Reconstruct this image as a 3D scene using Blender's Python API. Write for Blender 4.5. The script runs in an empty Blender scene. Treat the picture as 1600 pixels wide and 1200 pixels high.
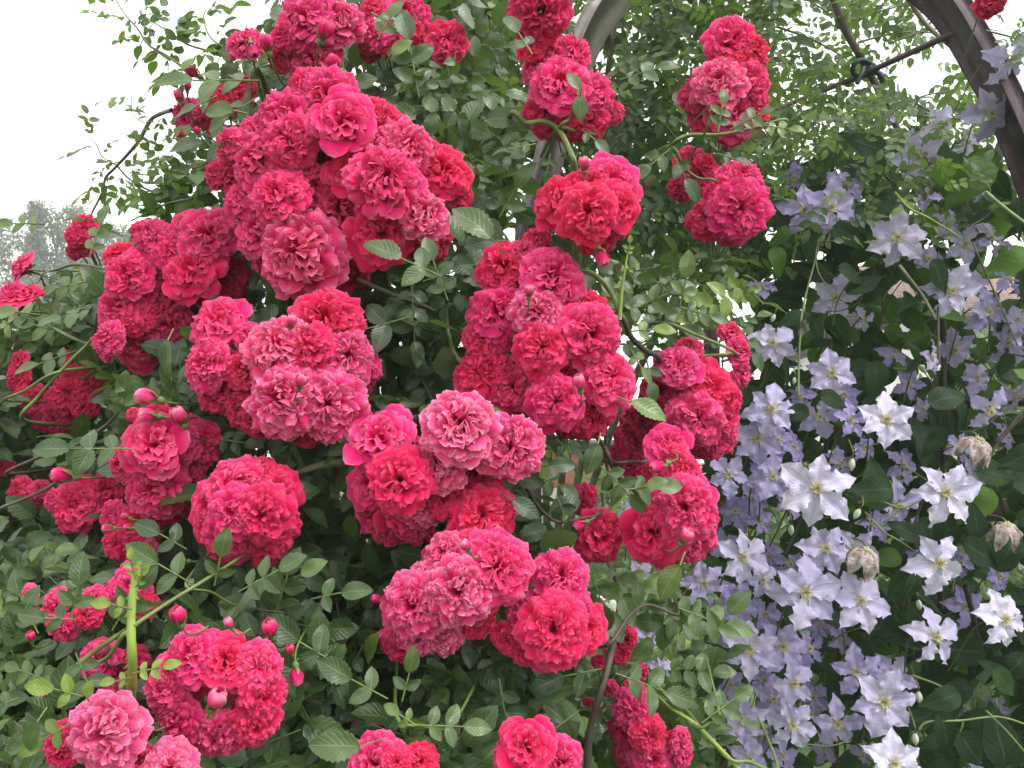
import bpy, math, random
import numpy as np
from mathutils import Vector, Matrix, noise

S = bpy.context.scene
C = S.collection
random.seed(7); rng = np.random.default_rng(7)
PI = math.pi
R_ = math.radians

# ------------------------------------------------------------------ camera
F = 1250.0                       # focal length in photo pixels (1600 wide)
CAM = Vector((0, 0, 1.5))
cam = bpy.data.cameras.new('camera'); camo = bpy.data.objects.new('camera', cam); C.objects.link(camo)
cam.sensor_width = 36; cam.lens = 36 * F / 1600; cam.clip_start = .05; cam.clip_end = 2000
camo.location = CAM; camo.rotation_euler = (R_(95.5), 0, 0)
S.camera = camo
ROT = camo.rotation_euler.to_matrix()
RIGHT, UPV, TOCAM = ROT @ Vector((1, 0, 0)), ROT @ Vector((0, 1, 0)), ROT @ Vector((0, 0, 1))
ROTN = np.array(ROT)

# ------------------------------------------------------------------ world, sun
w = bpy.data.worlds.new('World'); S.world = w; w.use_nodes = True
nt = w.node_tree; nt.nodes.clear()
sky = nt.nodes.new('ShaderNodeTexSky'); sky.sky_type = 'NISHITA'; sky.sun_disc = False
sky.sun_elevation = R_(58); sky.sun_rotation = R_(125); sky.dust_density = 6; sky.air_density = 1.0; sky.ozone_density = 1.0
hs = nt.nodes.new('ShaderNodeHueSaturation'); hs.inputs['Saturation'].default_value = .22
bg = nt.nodes.new('ShaderNodeBackground'); bg.inputs['Strength'].default_value = .15
wo = nt.nodes.new('ShaderNodeOutputWorld')
cloud = nt.nodes.new('ShaderNodeMix'); cloud.data_type = 'RGBA'; cloud.inputs[0].default_value = .80
cloud.inputs[7].default_value = (7.6, 7.55, 7.4, 1)          # a thin, even, bright cloud cover over the clear sky
nt.links.new(sky.outputs[0], hs.inputs['Color']); nt.links.new(hs.outputs[0], cloud.inputs[6]); nt.links.new(cloud.outputs[2], bg.inputs[0]); nt.links.new(bg.outputs[0], wo.inputs[0])
sl = bpy.data.lights.new('sun', 'SUN'); sl.energy = 1.3; sl.angle = R_(25); sl.color = (1, .97, .93)
so = bpy.data.objects.new('sun', sl); C.objects.link(so)
# light comes from behind the camera's right shoulder, high up
so.rotation_euler = (Vector((.72, -.50, 1.15)).to_track_quat('Z', 'Y')).to_euler()
S.view_settings.view_transform = 'Standard'; S.view_settings.look = 'None'
S.view_settings.exposure = 1.05; S.view_settings.gamma = 1
S.render.engine = 'CYCLES'
cy = S.cycles
cy.max_bounces = 7; cy.diffuse_bounces = 4; cy.glossy_bounces = 2; cy.transmission_bounces = 5; cy.transparent_max_bounces = 4
cy.use_denoising = True; cy.caustics_reflective = False; cy.caustics_refractive = False

# ------------------------------------------------------------------ helpers
def P(x, y, d):
    return CAM + ROT @ Vector(((x - 800) / F * d, (600 - y) / F * d, -d))

def px_of(pts):                                  # world points -> photo px, py, depth
    q = (np.asarray(pts) - np.array(CAM)) @ ROTN
    d = -q[:, 2]
    return 800 + F * q[:, 0] / d, 600 - F * q[:, 1] / d, d

def tag(o, label=None, cat=None, group=None, kind=None):
    if label: o['label'] = label
    if cat: o['category'] = cat
    if group: o['group'] = group
    if kind: o['kind'] = kind
    return o

def link(name, me, mats=None, parent=None):
    if mats is not None:
        for m in (mats if isinstance(mats, (list, tuple)) else [mats]): me.materials.append(m)
    o = bpy.data.objects.new(name, me); C.objects.link(o)
    if parent: o.parent = parent
    return o

def empty(name, loc):
    o = bpy.data.objects.new(name, None); C.objects.link(o); o.location = loc
    o.empty_display_size = .02
    return o

def mesh_np(name, V, Q, attrs=None, smooth=True, mi=None):
    """V (n,3), Q (m,4) quads, attrs {'lc': (n,4)}"""
    me = bpy.data.meshes.new(name)
    V = np.asarray(V, np.float32); Q = np.asarray(Q, np.int32)
    me.vertices.add(len(V)); me.vertices.foreach_set('co', V.ravel())
    k = Q.shape[1]
    me.loops.add(Q.size); me.loops.foreach_set('vertex_index', Q.ravel())
    me.polygons.add(len(Q)); me.polygons.foreach_set('loop_start', np.arange(0, Q.size, k, dtype=np.int32))
    me.update(calc_edges=True)
    if smooth: me.polygons.foreach_set('use_smooth', np.ones(len(Q), bool))
    if mi is not None: me.polygons.foreach_set('material_index', np.asarray(mi, np.int32))
    for nm, a in (attrs or {}).items():
        at = me.attributes.new(nm, 'FLOAT_COLOR', 'POINT'); at.data.foreach_set('color', np.asarray(a, np.float32).ravel())
        tn_ = me.attributes.new('tn', 'FLOAT', 'POINT'); tn_.data.foreach_set('value', np.ascontiguousarray(np.asarray(a, np.float32)[:, 3]))
    return me

def grid_quads(nu, nv, base=0):                  # nu columns x nv rows of verts, row-major (v*nu+u)
    q = []
    for v in range(nv - 1):
        for u in range(nu - 1):
            a = base + v * nu + u
            q.append((a, a + 1, a + 1 + nu, a + nu))
    return q

def tube_arrays(pts, rad, k=7, base=0, wob=0.0):
    pts = [Vector(p) for p in pts]; V = []; n = len(pts)
    if not hasattr(rad, '__len__'): rad = [rad] * n
    up = Vector((.13, .27, .95)).normalized()
    for i, p in enumerate(pts):
        t = (pts[min(i + 1, n - 1)] - pts[max(i - 1, 0)]).normalized()
        a = t.cross(up)
        if a.length < .1: a = t.cross(Vector((1, 0, 0)))
        a.normalize(); b = t.cross(a)
        for j in range(k):
            th = 2 * PI * j / k
            r = rad[i] * (1 + wob * noise.noise(Vector((i * .7, j * 1.3, n))))
            V.append(p + (a * math.cos(th) + b * math.sin(th)) * r)
    Q = [(base + i * k + j, base + i * k + (j + 1) % k, base + (i + 1) * k + (j + 1) % k, base + (i + 1) * k + j) for i in range(n - 1) for j in range(k)]
    return [tuple(v) for v in V], Q

def smooth_path(pts, n=5):                       # Catmull-Rom
    pts = [Vector(p) for p in pts]
    if len(pts) < 3: n = max(n, 2)
    out = []
    for i in range(len(pts) - 1):
        p0 = pts[max(i - 1, 0)]; p1 = pts[i]; p2 = pts[i + 1]; p3 = pts[min(i + 2, len(pts) - 1)]
        for k in range(n):
            t = k / n
            out.append(.5 * ((2 * p1) + (p2 - p0) * t + (2 * p0 - 5 * p1 + 4 * p2 - p3) * t * t + (3 * p1 - p0 - 3 * p2 + p3) * t ** 3))
    out.append(pts[-1]); return out

def tube(name, paths, rad, mat, parent=None, k=7, wob=.15):
    """paths: a list of polylines (or one); rad a number or (start, end)"""
    if isinstance(paths[0], Vector): paths = [paths]
    V = []; Q = []
    for p in paths:
        r = rad if not isinstance(rad, tuple) else [rad[0] + (rad[1] - rad[0]) * i / (len(p) - 1) for i in range(len(p))]
        v, q = tube_arrays(p, r, k, len(V), wob); V += v; Q += q
    return link(name, mesh_np(name, V, Q), mat, parent)

# ------------------------------------------------------------------ materials
class N:
    def __init__(s, name):
        s.m = bpy.data.materials.new(name); s.m.use_nodes = True; s.t = s.m.node_tree; s.t.nodes.clear()
        s.out = s.add('ShaderNodeOutputMaterial')
    def add(s, ty, **kw):
        n = s.t.nodes.new(ty)
        for k, v in kw.items():
            if k.startswith('i_'): n.inputs[k[2:].replace('_', ' ')].default_value = v
            else: setattr(n, k, v)
        return n
    def l(s, a, b): s.t.links.new(a, b)
    def math(s, op, a, b=None, c=None):
        n = s.add('ShaderNodeMath', operation=op)
        for i, v in enumerate((a, b, c)):
            if v is None: continue
            if isinstance(v, (int, float)): n.inputs[i].default_value = v
            else: s.l(v, n.inputs[i])
        return n.outputs[0]
    def mix(s, f, a, b, mode='MIX'):
        n = s.add('ShaderNodeMix', data_type='RGBA', blend_type=mode)
        for i, v in ((0, f), (6, a), (7, b)):
            if isinstance(v, (int, float)): n.inputs[i].default_value = v
            elif isinstance(v, tuple): n.inputs[i].default_value = (*v, 1) if len(v) == 3 else v
            else: s.l(v, n.inputs[i])
        return n.outputs[2]
    def noise(s, scale, detail=3, vec=None, rough=.5):
        n = s.add('ShaderNodeTexNoise'); n.inputs['Scale'].default_value = scale; n.inputs['Detail'].default_value = detail; n.inputs['Roughness'].default_value = rough
        if vec is None:
            tc = s.add('ShaderNodeTexCoord'); vec = tc.outputs['Object']
        s.l(vec, n.inputs['Vector']); return n.outputs[0]
    def ramp(s, f, stops):
        n = s.add('ShaderNodeValToRGB'); e = n.color_ramp.elements
        while len(e) < len(stops): e.new(.5)
        for el, (p, c) in zip(e, stops): el.position = p; el.color = (*c, 1)
        s.l(f, n.inputs[0]); return n.outputs[0]
    def bsdf(s, col, rough=.5, spec=.5, trans=None, tcol=None, bump=None, bstr=.3, bdist=.001, **kw):
        b = s.add('ShaderNodeBsdfPrincipled')
        if isinstance(col, tuple): b.inputs['Base Color'].default_value = (*col, 1)
        else: s.l(col, b.inputs['Base Color'])
        if isinstance(rough, (int, float)): b.inputs['Roughness'].default_value = rough
        else: s.l(rough, b.inputs['Roughness'])
        b.inputs['Specular IOR Level'].default_value = spec
        for k, v in kw.items(): b.inputs[k.replace('_', ' ')].default_value = v
        if bump is not None:
            bm = s.add('ShaderNodeBump'); bm.inputs['Strength'].default_value = bstr; bm.inputs['Distance'].default_value = bdist
            s.l(bump, bm.inputs['Height']); s.l(bm.outputs[0], b.inputs['Normal'])
        o = b.outputs[0]
        if trans:
            t = s.add('ShaderNodeBsdfTranslucent')
            if isinstance(tcol, tuple): t.inputs[0].default_value = (*tcol, 1)
            else: s.l(tcol if tcol is not None else col, t.inputs[0])
            mx = s.add('ShaderNodeMixShader'); mx.inputs[0].default_value = trans
            s.l(o, mx.inputs[1]); s.l(t.outputs[0], mx.inputs[2]); o = mx.outputs[0]
        s.l(o, s.out.inputs[0]); return s.m

def plain(name, col, rough=.6, var=.25, scale=30, spec=.4, bump=.0, **kw):
    n = N(name); f = n.noise(scale, 4)
    c2 = tuple(max(0, x * (1 - var)) for x in col); c1 = tuple(min(1, x * (1 + var)) for x in col)
    c = n.ramp(f, [(.3, c2), (.7, c1)])
    return n.bsdf(c, rough, spec, bump=f if bump else None, bstr=bump, bdist=.002, **kw)

def petal_material():
    n = N('rose_petal')
    a = n.add('ShaderNodeVertexColor', layer_name='lc') if False else n.add('ShaderNodeAttribute', attribute_name='lc')
    sp = n.add('ShaderNodeSeparateColor'); n.l(a.outputs['Color'], sp.inputs[0])
    rnd, rim, s_ = sp.outputs[0], sp.outputs[1], sp.outputs[2]
    oi = n.add('ShaderNodeObjectInfo')
    fa = n.add('ShaderNodeAttribute', attribute_type='OBJECT', attribute_name='fade')
    base = oi.outputs['Color']
    # deeper towards the claw of each petal, petal to petal variation
    deep = n.mix(.5, base, (.38, .0, .03), 'MIX')
    c = n.mix(n.math('MULTIPLY', rnd, .6), base, deep)
    hot = n.mix(.0, (.85, .03, .2), base)
    c = n.mix(n.math('MULTIPLY', n.math('SUBTRACT', 1.0, rnd), .3), c, hot)
    # rim of the petal pales as the flower ages; streaks run along the petal
    st = n.noise(9, 3)
    rimf = n.math('POWER', rim, 3.4)
    f = n.math('MULTIPLY', rimf, n.math('ADD', fa.outputs['Fac'], .12))
    f = n.math('MULTIPLY', f, n.math('ADD', .35, st))
    f = n.math('MINIMUM', f, .95)
    c = n.mix(f, c, (.96, .40, .62))
    b = n.noise(26, 2)
    return n.bsdf(c, .65, .08, trans=.27, tcol=n.mix(.5, c, (1.0, .01, .14)), bump=b, bstr=.35, bdist=.06, Sheen_Weight=.06, Sheen_Roughness=.4)

def leaf_material(name, dark, light, young, under, rough=.38, spec=.5, trans=.22, tcol=(.16, .30, .03), vein=.35):
    n = N(name)
    a = n.add('ShaderNodeAttribute', attribute_name='lc'); sp = n.add('ShaderNodeSeparateColor'); n.l(a.outputs['Color'], sp.inputs[0])
    rnd, u, s_ = sp.outputs[0], sp.outputs[1], sp.outputs[2]; tone = n.add('ShaderNodeAttribute', attribute_name='tn').outputs['Fac']
    c = n.ramp(rnd, [(0, dark), (.6, tuple((x + y) / 2 for x, y in zip(dark, light))), (1, light)])
    c = n.mix(tone, c, young)
    nz = n.noise(60, 3)
    c = n.mix(n.math('MULTIPLY', nz, .35), c, tuple(x * .6 for x in dark))
    au = n.math('ABSOLUTE', n.math('SUBTRACT', u, .5))
    mid = n.math('LESS_THAN', au, .028)
    # side veins
    ph = n.math('SUBTRACT', n.math('MULTIPLY', s_, 7.5), n.math('MULTIPLY', au, 5.0))
    vn = n.math('POWER', n.math('ABSOLUTE', n.math('COSINE', n.math('MULTIPLY', ph, PI))), 14.0)
    vv = n.math('MAXIMUM', mid, n.math('MULTIPLY', vn, .35))
    c = n.mix(n.math('MULTIPLY', vv, vein), c, tuple(min(1, x * 2.2 + .05) for x in light))
    geo = n.add('ShaderNodeNewGeometry')
    c = n.mix(n.math('MULTIPLY', geo.outputs['Backfacing'], .8), c, under)
    tc = n.mix(.5, c, tcol)
    return n.bsdf(c, n.math('ADD', rough, n.math('MULTIPLY', nz, .18)), spec, trans=trans, tcol=n.mix(1.0, tc, (2.2, 2.2, 1.6), 'MULTIPLY'), bump=n.math('SUBTRACT', nz, vv), bstr=.5, bdist=.0015)

M = {}
M['rose'] = petal_material()
M['leaf'] = leaf_material('rose_leaf', (.018, .044, .015), (.068, .125, .040), (.21, .31, .035), (.07, .105, .058), rough=.27, spec=.55, trans=.15)
M['leaf_far'] = leaf_material('rambler_leaf', (.020, .044, .016), (.060, .11, .034), (.20, .30, .045), (.08, .12, .06), rough=.38, trans=.26)
M['cleaf'] = leaf_material('clematis_leaf', (.006, .019, .008), (.018, .046, .017), (.16, .32, .04), (.05, .09, .04), rough=.55, spec=.2, trans=.18, tcol=(.10, .26, .02))
M['bgleaf'] = leaf_material('garden_leaf', (.045, .075, .035), (.12, .19, .07), (.32, .42, .10), (.12, .17, .10), rough=.5, trans=.3)
M['treeleaf'] = leaf_material('tree_leaf', (.095, .12, .10), (.15, .175, .145), (.24, .27, .18), (.17, .20, .17), rough=.6, trans=.2)  # distance haze put into the leaf colour as a pale grey green
M['stem'] = plain('green_stem', (.12, .17, .05), .45, .35, 40)
M['youngstem'] = plain('young_stem', (.22, .30, .06), .45, .25, 40)
M['cane'] = plain('old_cane', (.13, .13, .075), .65, .45, 25, bump=.5)
M['darkcane'] = plain('dark_cane', (.06, .045, .035), .6, .4, 40, bump=.4)
M['sepal'] = plain('rose_sepal', (.10, .17, .05), .5, .3, 60)
M['twine'] = plain('garden_twine', (.012, .035, .035), .6, .4, 200)

def clem_material(name, c0, c1, edge, trans=.3):
    n = N(name)
    a = n.add('ShaderNodeAttribute', attribute_name='lc'); sp = n.add('ShaderNodeSeparateColor'); n.l(a.outputs['Color'], sp.inputs[0])
    u, s_ = sp.outputs[1], sp.outputs[2]
    au = n.math('ABSOLUTE', n.math('SUBTRACT', u, .5))
    # lengthwise veins, wandering a little
    nz = n.noise(5, 2); wv = n.math('ADD', n.math('MULTIPLY', au, 26.0), n.math('MULTIPLY', nz, 1.6))
    vn = n.math('POWER', n.math('ABSOLUTE', n.math('COSINE', wv)), 3.0)
    oi = n.add('ShaderNodeObjectInfo')
    base = oi.outputs['Color']
    c = n.mix(n.math('MULTIPLY', n.math('MULTIPLY', vn, n.math('SUBTRACT', 1.1, s_)), .22), base, (.34, .28, .66))
    bar = n.math('MULTIPLY', n.math('LESS_THAN', au, .10), .22)
    c = n.mix(bar, c, (.42, .33, .70))
    fade = n.math('POWER', n.math('SUBTRACT', 1.0, s_), 6.0)
    c = n.mix(n.math('MULTIPLY', fade, .8), c, (.85, .80, .72))
    fine = n.noise(14, 4, rough=.7)
    return n.bsdf(c, .5, .35, trans=trans, tcol=c, bump=n.math('ADD', n.math('MULTIPLY', vn, .22), n.math('MULTIPLY', fine, 1.6)), bstr=.32, bdist=.03, Sheen_Weight=.15)
M['clem'] = clem_material('clematis_petal', None, None, None)
def wilt_material():
    n = N('wilted_petal'); f = n.noise(3.5, 4); oi = n.add('ShaderNodeObjectInfo')
    c = n.ramp(f, [(.36, (.60, .56, .60)), (.5, (.48, .40, .38)), (.64, (.28, .15, .10))])
    g = n.noise(18, 3)
    return n.bsdf(c, .6, .3, trans=.2, tcol=c, bump=g, bstr=.4, bdist=.02)
M['wilt'] = wilt_material()
M['stamen'] = plain('stamen', (.72, .66, .42), .5, .15, 20)
M['pistil'] = plain('pistil', (.36, .34, .12), .6, .3, 20)
M['cbud'] = plain('clematis_bud', (.42, .48, .34), .5, .2, 30)
M['cstem'] = plain('clematis_stem', (.10, .10, .045), .55, .35, 40)

# ------------------------------------------------------------------ leaf templates
def leaflet(ns=12, width=.56, shape='rose', serr=.035, fold=.22, droop=.18, wave=.02, seed=0):
    r = random.Random(seed)
    us = (-1, -.5, 0, .5, 1); V = []; A = []
    for j in range(ns + 1):
        s = j / ns
        if shape == 'rose': hw = (math.sin(PI * min(1, s ** .88)) ** .72 if 0 < s < 1 else 0) * width / 2
        elif shape == 'clem': hw = (math.sin(PI * s ** .62) ** .9 if 0 < s < 1 else 0) * width / 2 * (1.0 - .15 * s)
        else: hw = (math.sin(PI * s) ** .8 if 0 < s < 1 else 0) * width / 2
        hw = max(hw, .004)
        for u in us:
            e = 1 + (serr * 3.2 * (1 if j % 2 else -.35) if abs(u) == 1 else 0)
            x = s + (-.02 * (1 if j % 2 else 0) if abs(u) == 1 else 0)
            if shape == 'clem': x -= .10 * abs(u) * (1 - s) ** 3
            y = u * hw * e
            z = abs(u) * hw * fold - droop * s * s + wave * math.sin(s * 9 + u * 2 + seed) + (r.random() - .5) * .012
            if shape == 'clem': z += .03 * math.sin(s * 7 + seed) * abs(u)
            V.append((x, y, z)); A.append((0, u * .5 + .5, s, 0))
    return np.array(V), np.array(grid_quads(5, ns + 1))[:, ::-1].copy(), np.array(A)

T_ROSE = [leaflet(18, .58, 'rose', .03, .30, .20, .015, i) for i in range(5)]
T_ROSE_M = [leaflet(10, .6, 'rose', .035, .26, .22, .02, i + 10) for i in range(5)]
T_FAR = [leaflet(6, .58, 'rose', .0, .22, .2, .02, i + 20) for i in range(4)]
T_CLEM = [leaflet(12, .66, 'clem', .0, .14, .25, .025, i + 30) for i in range(5)]
T_BG = [leaflet(3, .5, 'oval', .0, .2, .2, .0, i + 40) for i in range(3)]

def leaves_mesh(name, pos, X, Z, scl, rnd, tone, templates):
    """stack many copies of the templates into one mesh"""
    n = len(pos); pos = np.asarray(pos); X = np.asarray(X); Z = np.asarray(Z)
    X = X / (np.linalg.norm(X, axis=1, keepdims=True) + 1e-9)
    Y = np.cross(Z, X); Y /= (np.linalg.norm(Y, axis=1, keepdims=True) + 1e-9)
    Z = np.cross(X, Y)
    which = rng.integers(0, len(templates), n)
    Vs = []; Qs = []; As = []; b = 0
    for k, (tv, tq, ta) in enumerate(templates):
        idx = np.where(which == k)[0]
        if not len(idx): continue
        V = pos[idx, None, :] + scl[idx, None, None] * (tv[None, :, 0:1] * X[idx, None, :] + tv[None, :, 1:2] * Y[idx, None, :] + tv[None, :, 2:3] * Z[idx, None, :])
        m = len(tv)
        Q = tq[None] + (b + np.arange(len(idx)) * m)[:, None, None]
        A = np.repeat(ta[None], len(idx), 0).copy(); A[:, :, 0] = rnd[idx, None]; A[:, :, 3] = tone[idx, None]
        Vs.append(V.reshape(-1, 3)); Qs.append(Q.reshape(-1, 4)); As.append(A.reshape(-1, 4)); b += m * len(idx)
    return np.concatenate(Vs), np.concatenate(Qs), np.concatenate(As)

def compound(pos, X, Z, L, n=5, spread=62, rnd=.5, jit=.12):
    """leaflet frames of one pinnate leaf: returns lists and the rachis path"""
    pos = Vector(pos); X = Vector(X).normalized(); Z = Vector(Z); Z = (Z - X * Z.dot(X)).normalized(); Y = Z.cross(X)
    pairs = (n - 1) // 2; gap = L * .62; ps = []; xs = []; zs = []; sc = []
    path = [pos]
    for k in range(pairs + 1):
        d = L * .5 + gap * k
        p = pos + X * d - Z * (.10 * L * (d / L) ** 1.4 * .35)
        path.append(p)
        if k < pairs:
            for sg in (1, -1):
                a = R_(spread + random.uniform(-8, 8))
                dx = X * math.cos(a) + Y * (sg * math.sin(a)) + Vector([random.gauss(0, jit) for _ in range(3)])
                z = Z + Vector([random.gauss(0, jit * 1.6) for _ in range(3)]) + Y * (-sg * .12)
                ps.append(p); xs.append(dx); zs.append(z); sc.append(L * (.72 + .16 * k) * random.uniform(.88, 1.08))
        else:
            ps.append(p); xs.append(X + Vector([random.gauss(0, jit) for _ in range(3)])); zs.append(Z + Vector([random.gauss(0, jit) for _ in range(3)])); sc.append(L * 1.08)
    return ps, xs, zs, sc, path

def vv(a): return np.array([tuple(v) for v in a])

def in_poly(x, y, poly):
    c = False; j = len(poly) - 1
    for i in range(len(poly)):
        xi, yi = poly[i]; xj, yj = poly[j]
        if (yi > y) != (yj > y) and x < (xj - xi) * (y - yi) / (yj - yi) + xi: c = not c
        j = i
    return c

# ------------------------------------------------------------------ setting: ground, far trees, garden beyond
def struct(name, V, Q, mat):
    return tag(link(name, mesh_np(name, V, Q, smooth=False), mat), kind='structure')
def ground_mat():
    n = N('lawn'); f = n.noise(.35, 6); g = n.noise(14, 4)
    c = n.ramp(n.math('ADD', n.math('MULTIPLY', f, .6), n.math('MULTIPLY', g, .4)), [(.3, (.035, .06, .02)), (.55, (.07, .12, .035)), (.75, (.13, .15, .06))])
    return n.bsdf(c, .9, .2, bump=g, bstr=.8, bdist=.03)
gv = []; 
for y in (-400, -2, 4, 12, 30, 900):
    for x in (-600, -20, 0, 20, 600): gv.append((x, y, 0))
struct('ground', gv, grid_quads(5, 6), ground_mat())

def box_arrays(x0, x1, y0, y1, z0, z1, b=0):
    V = [(x, y, z) for z in (z0, z1) for y in (y0, y1) for x in (x0, x1)]
    Q = [(0, 2, 3, 1), (4, 5, 7, 6), (0, 1, 5, 4), (1, 3, 7, 5), (3, 2, 6, 7), (2, 0, 4, 6)]
    return V, [tuple(b + i for i in q) for q in Q]
def boxes(name, lst, mat, parent=None, bevel=0):
    V = []; Q = []
    for l in lst:
        v, q = box_arrays(*l, b=len(V)); V += v; Q += q
    o = link(name, mesh_np(name, V, Q, smooth=False), mat, parent)
    if bevel:
        m = o.modifiers.new('bevel', 'BEVEL'); m.width = bevel; m.segments = 2
    return o

# --- a light rendered house beyond the arch
house = tag(empty('garden_house', (0, 0, 0)), 'white rendered house with blue window seen in scraps through the clematis', 'house')
plaster = plain('white_render', (.78, .77, .74), .85, .05, 3)
boxes('wall', [(5.7, 9.5, 11.0, 16.0, 0, 3.5)], plaster, house)
def brick_mat(name, a, b, sc=9):
    n = N(name); tc = n.add('ShaderNodeTexCoord'); mp = n.add('ShaderNodeMapping'); mp.inputs['Rotation'].default_value = (R_(90), 0, 0)
    n.l(tc.outputs['Object'], mp.inputs[0]); br = n.add('ShaderNodeTexBrick'); n.l(mp.outputs[0], br.inputs[0])
    br.inputs['Scale'].default_value = sc; br.inputs['Color1'].default_value = (*a, 1); br.inputs['Color2'].default_value = (*b, 1); br.inputs['Mortar'].default_value = (.45, .42, .38, 1)
    br.inputs['Mortar Size'].default_value = .012
    return n.bsdf(br.outputs[0], .85, .2, bump=br.outputs['Fac'], bstr=-.5, bdist=.01)
roofm = brick_mat('brown_roof', (.13, .08, .065), (.18, .11, .09), 5)
rv = [(5.4, 10.6, 3.4), (9.8, 10.6, 3.4), (9.8, 13.5, 4.7), (5.4, 13.5, 4.7), (9.8, 16.4, 3.4), (5.4, 16.4, 3.4),
      (5.4, 10.6, 3.52), (9.8, 10.6, 3.52), (9.8, 13.5, 4.84), (5.4, 13.5, 4.84), (9.8, 16.4, 3.52), (5.4, 16.4, 3.52)]
link('roof', mesh_np('roof', rv, [(0, 3, 2, 1), (3, 5, 4, 2), (6, 7, 8, 9), (9, 8, 10, 11), (0, 1, 7, 6), (5, 11, 10, 4), (0, 6, 9, 3), (3, 9, 11, 5), (1, 2, 8, 7), (2, 4, 10, 8)], smooth=False), roofm, house)
blue = plain('blue_paint', (.05, .16, .28), .4, .1, 8)
glass = plain('window_glass', (.05, .07, .09), .08, .1, 2)
for x0, z0 in ((6.1, 1.7), (7.8, 1.7)):
    f = boxes('window', [(x0, x0 + 1.1, 10.93, 10.997, z0, z0 + .09), (x0, x0 + 1.1, 10.93, 10.997, z0 + 1.35, z0 + 1.44), (x0, x0 + .09, 10.93, 10.997, z0 + .09, z0 + 1.35), (x0 + 1.01, x0 + 1.1, 10.93, 10.997, z0 + .09, z0 + 1.35), (x0 + .51, x0 + .59, 10.935, 10.99, z0 + .09, z0 + 1.35)], blue, house)
    boxes('pane', [(x0 + .09, x0 + 1.01, 10.96, 10.994, z0 + .09, z0 + 1.35)], glass, f)

# --- terracotta-walled shed with stone base, seen in the gap beneath the centre roses
shed = tag(empty('garden_shed', (0, 0, 0)), 'terracotta shed wall on grey stone glimpsed between leaves under the central roses', 'shed')
boxes('wall', [(.1, 1.35, 6.6, 7.6, 1.28, 1.62)], plain('terracotta', (.55, .20, .12), .85, .15, 6), shed)
boxes('stone_base', [(.05, 1.4, 6.55, 7.65, 0, 1.28)], plain('grey_stone', (.34, .33, .31), .9, .35, 7, bump=.6), shed)
boxes('roof', [(0, 1.45, 6.45, 7.75, 1.62, 1.67)], plain('roof_felt', (.12, .11, .11), .8), shed)

def clump_tree(name, label, cat, base, h, rad, n, leaf, mat, group=None, trunk_r=.12, col=.35, low=.12, columnar=False, templates=T_BG):
    """tapered trunk, limbs, and a crown of many small leaf faces gathered in uneven clumps"""
    o = tag(empty(name, base), label, cat, group); b = Vector((0, 0, 0))
    tr = smooth_path([b, b + Vector((.02 * h, 0, h * .4)), b + Vector((-.01 * h, .01 * h, h * .92))])
    paths = [tr]; cl = []
    k = 30 if not columnar else 36
    for i in range(k):
        t = low + (1 - low) * (i + .5) / k; a = i * 2.4 + random.uniform(-.4, .4)
        prof = (math.sin(PI * min(1, t * .95)) ** .6) if not columnar else (1 - t ** 3) * .95 + .1
        rr = rad * prof * random.uniform(.45, .95)
        c = Vector((math.cos(a) * rr, math.sin(a) * rr, h * t)); cl.append((c, rad * random.uniform(.42, .68) * (1.1 - .4 * t)))
        paths.append([Vector((0, 0, h * max(.08, t - .12))), c * .55 + Vector((0, 0, h * t * .45 - .02 * h)), c])
    V = []; Q = []
    for i, p in enumerate(paths):
        r0 = trunk_r if i == 0 else trunk_r * .3
        v, q = tube_arrays(p, [r0 * (1 - .85 * j / (len(p) - 1)) for j in range(len(p))], 6, len(V)); V += v; Q += q
    link('trunk', mesh_np('trunk', V, Q), M['cane'], o)
    per = n // len(cl); ps = []
    for c, r in cl:
        d = rng.normal(size=(per, 3)); d /= np.linalg.norm(d, axis=1, keepdims=True)
        q = d * (r * rng.random(per) ** .45)[:, None]; q[:, 2] *= (1.5 if columnar else .8)
        ps.append(q + np.array(c))
    ps = np.concatenate(ps); m = len(ps)
    X = rng.normal(size=(m, 3)); X[:, 2] -= .3; Z = rng.normal(size=(m, 3)) * .8; Z[:, 2] += .7; Z[:, 1] -= .5
    V, Q, A = leaves_mesh('crown', ps, X, Z, leaf * rng.uniform(.6, 1.3, m), rng.random(m), (rng.random(m) < .1) * .5, templates)
    link('crown', mesh_np('crown', V, Q, {'lc': A}), mat, o)
    return o

def G(px, d, z=0):                                # ground point under a pixel column at depth d
    p = P(px, 600, d); return Vector((p.x, p.y, z))
tg = 'trees at the far end of the garden'
clump_tree('tree', 'broad grey green tree at the far left edge against white sky', 'tree', G(-50, 24), 8.6, 2.0, 22000, .13, M['treeleaf'], tg, .2)
clump_tree('tree', 'slim columnar tree standing just right of the far left tree', 'tree', G(42, 26), 10.0, .62, 9000, .12, M['treeleaf'], tg, .14, columnar=True)
clump_tree('tree', 'tall rounded tree behind the slim columnar one', 'tree', G(78, 27), 10.2, 1.35, 14000, .13, M['treeleaf'], tg, .16)
clump_tree('tree', 'lower bushy tree nearest the small roses at far left', 'tree', G(135, 25), 8.9, 1.5, 14000, .13, M['treeleaf'], tg, .16)
clump_tree('tree', 'distant tree glimpsed behind the twigs left of the rose bush', 'tree', G(205, 27), 9.4, 1.6, 14000, .13, M['treeleaf'], tg, .16)
sg = 'shrubs behind the rose bush'
clump_tree('shrub', 'dark green shrub below the far trees on the left', 'shrub', G(60, 9), 2.35, 1.6, 8000, .10, M['treeleaf'], sg, .05, low=.02)
clump_tree('shrub', 'silvery green shrub at the left edge behind the leafy twigs', 'shrub', G(-30, 4.4), 1.75, .75, 8000, .055, M['bgleaf'], sg, .03, low=.02)
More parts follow.
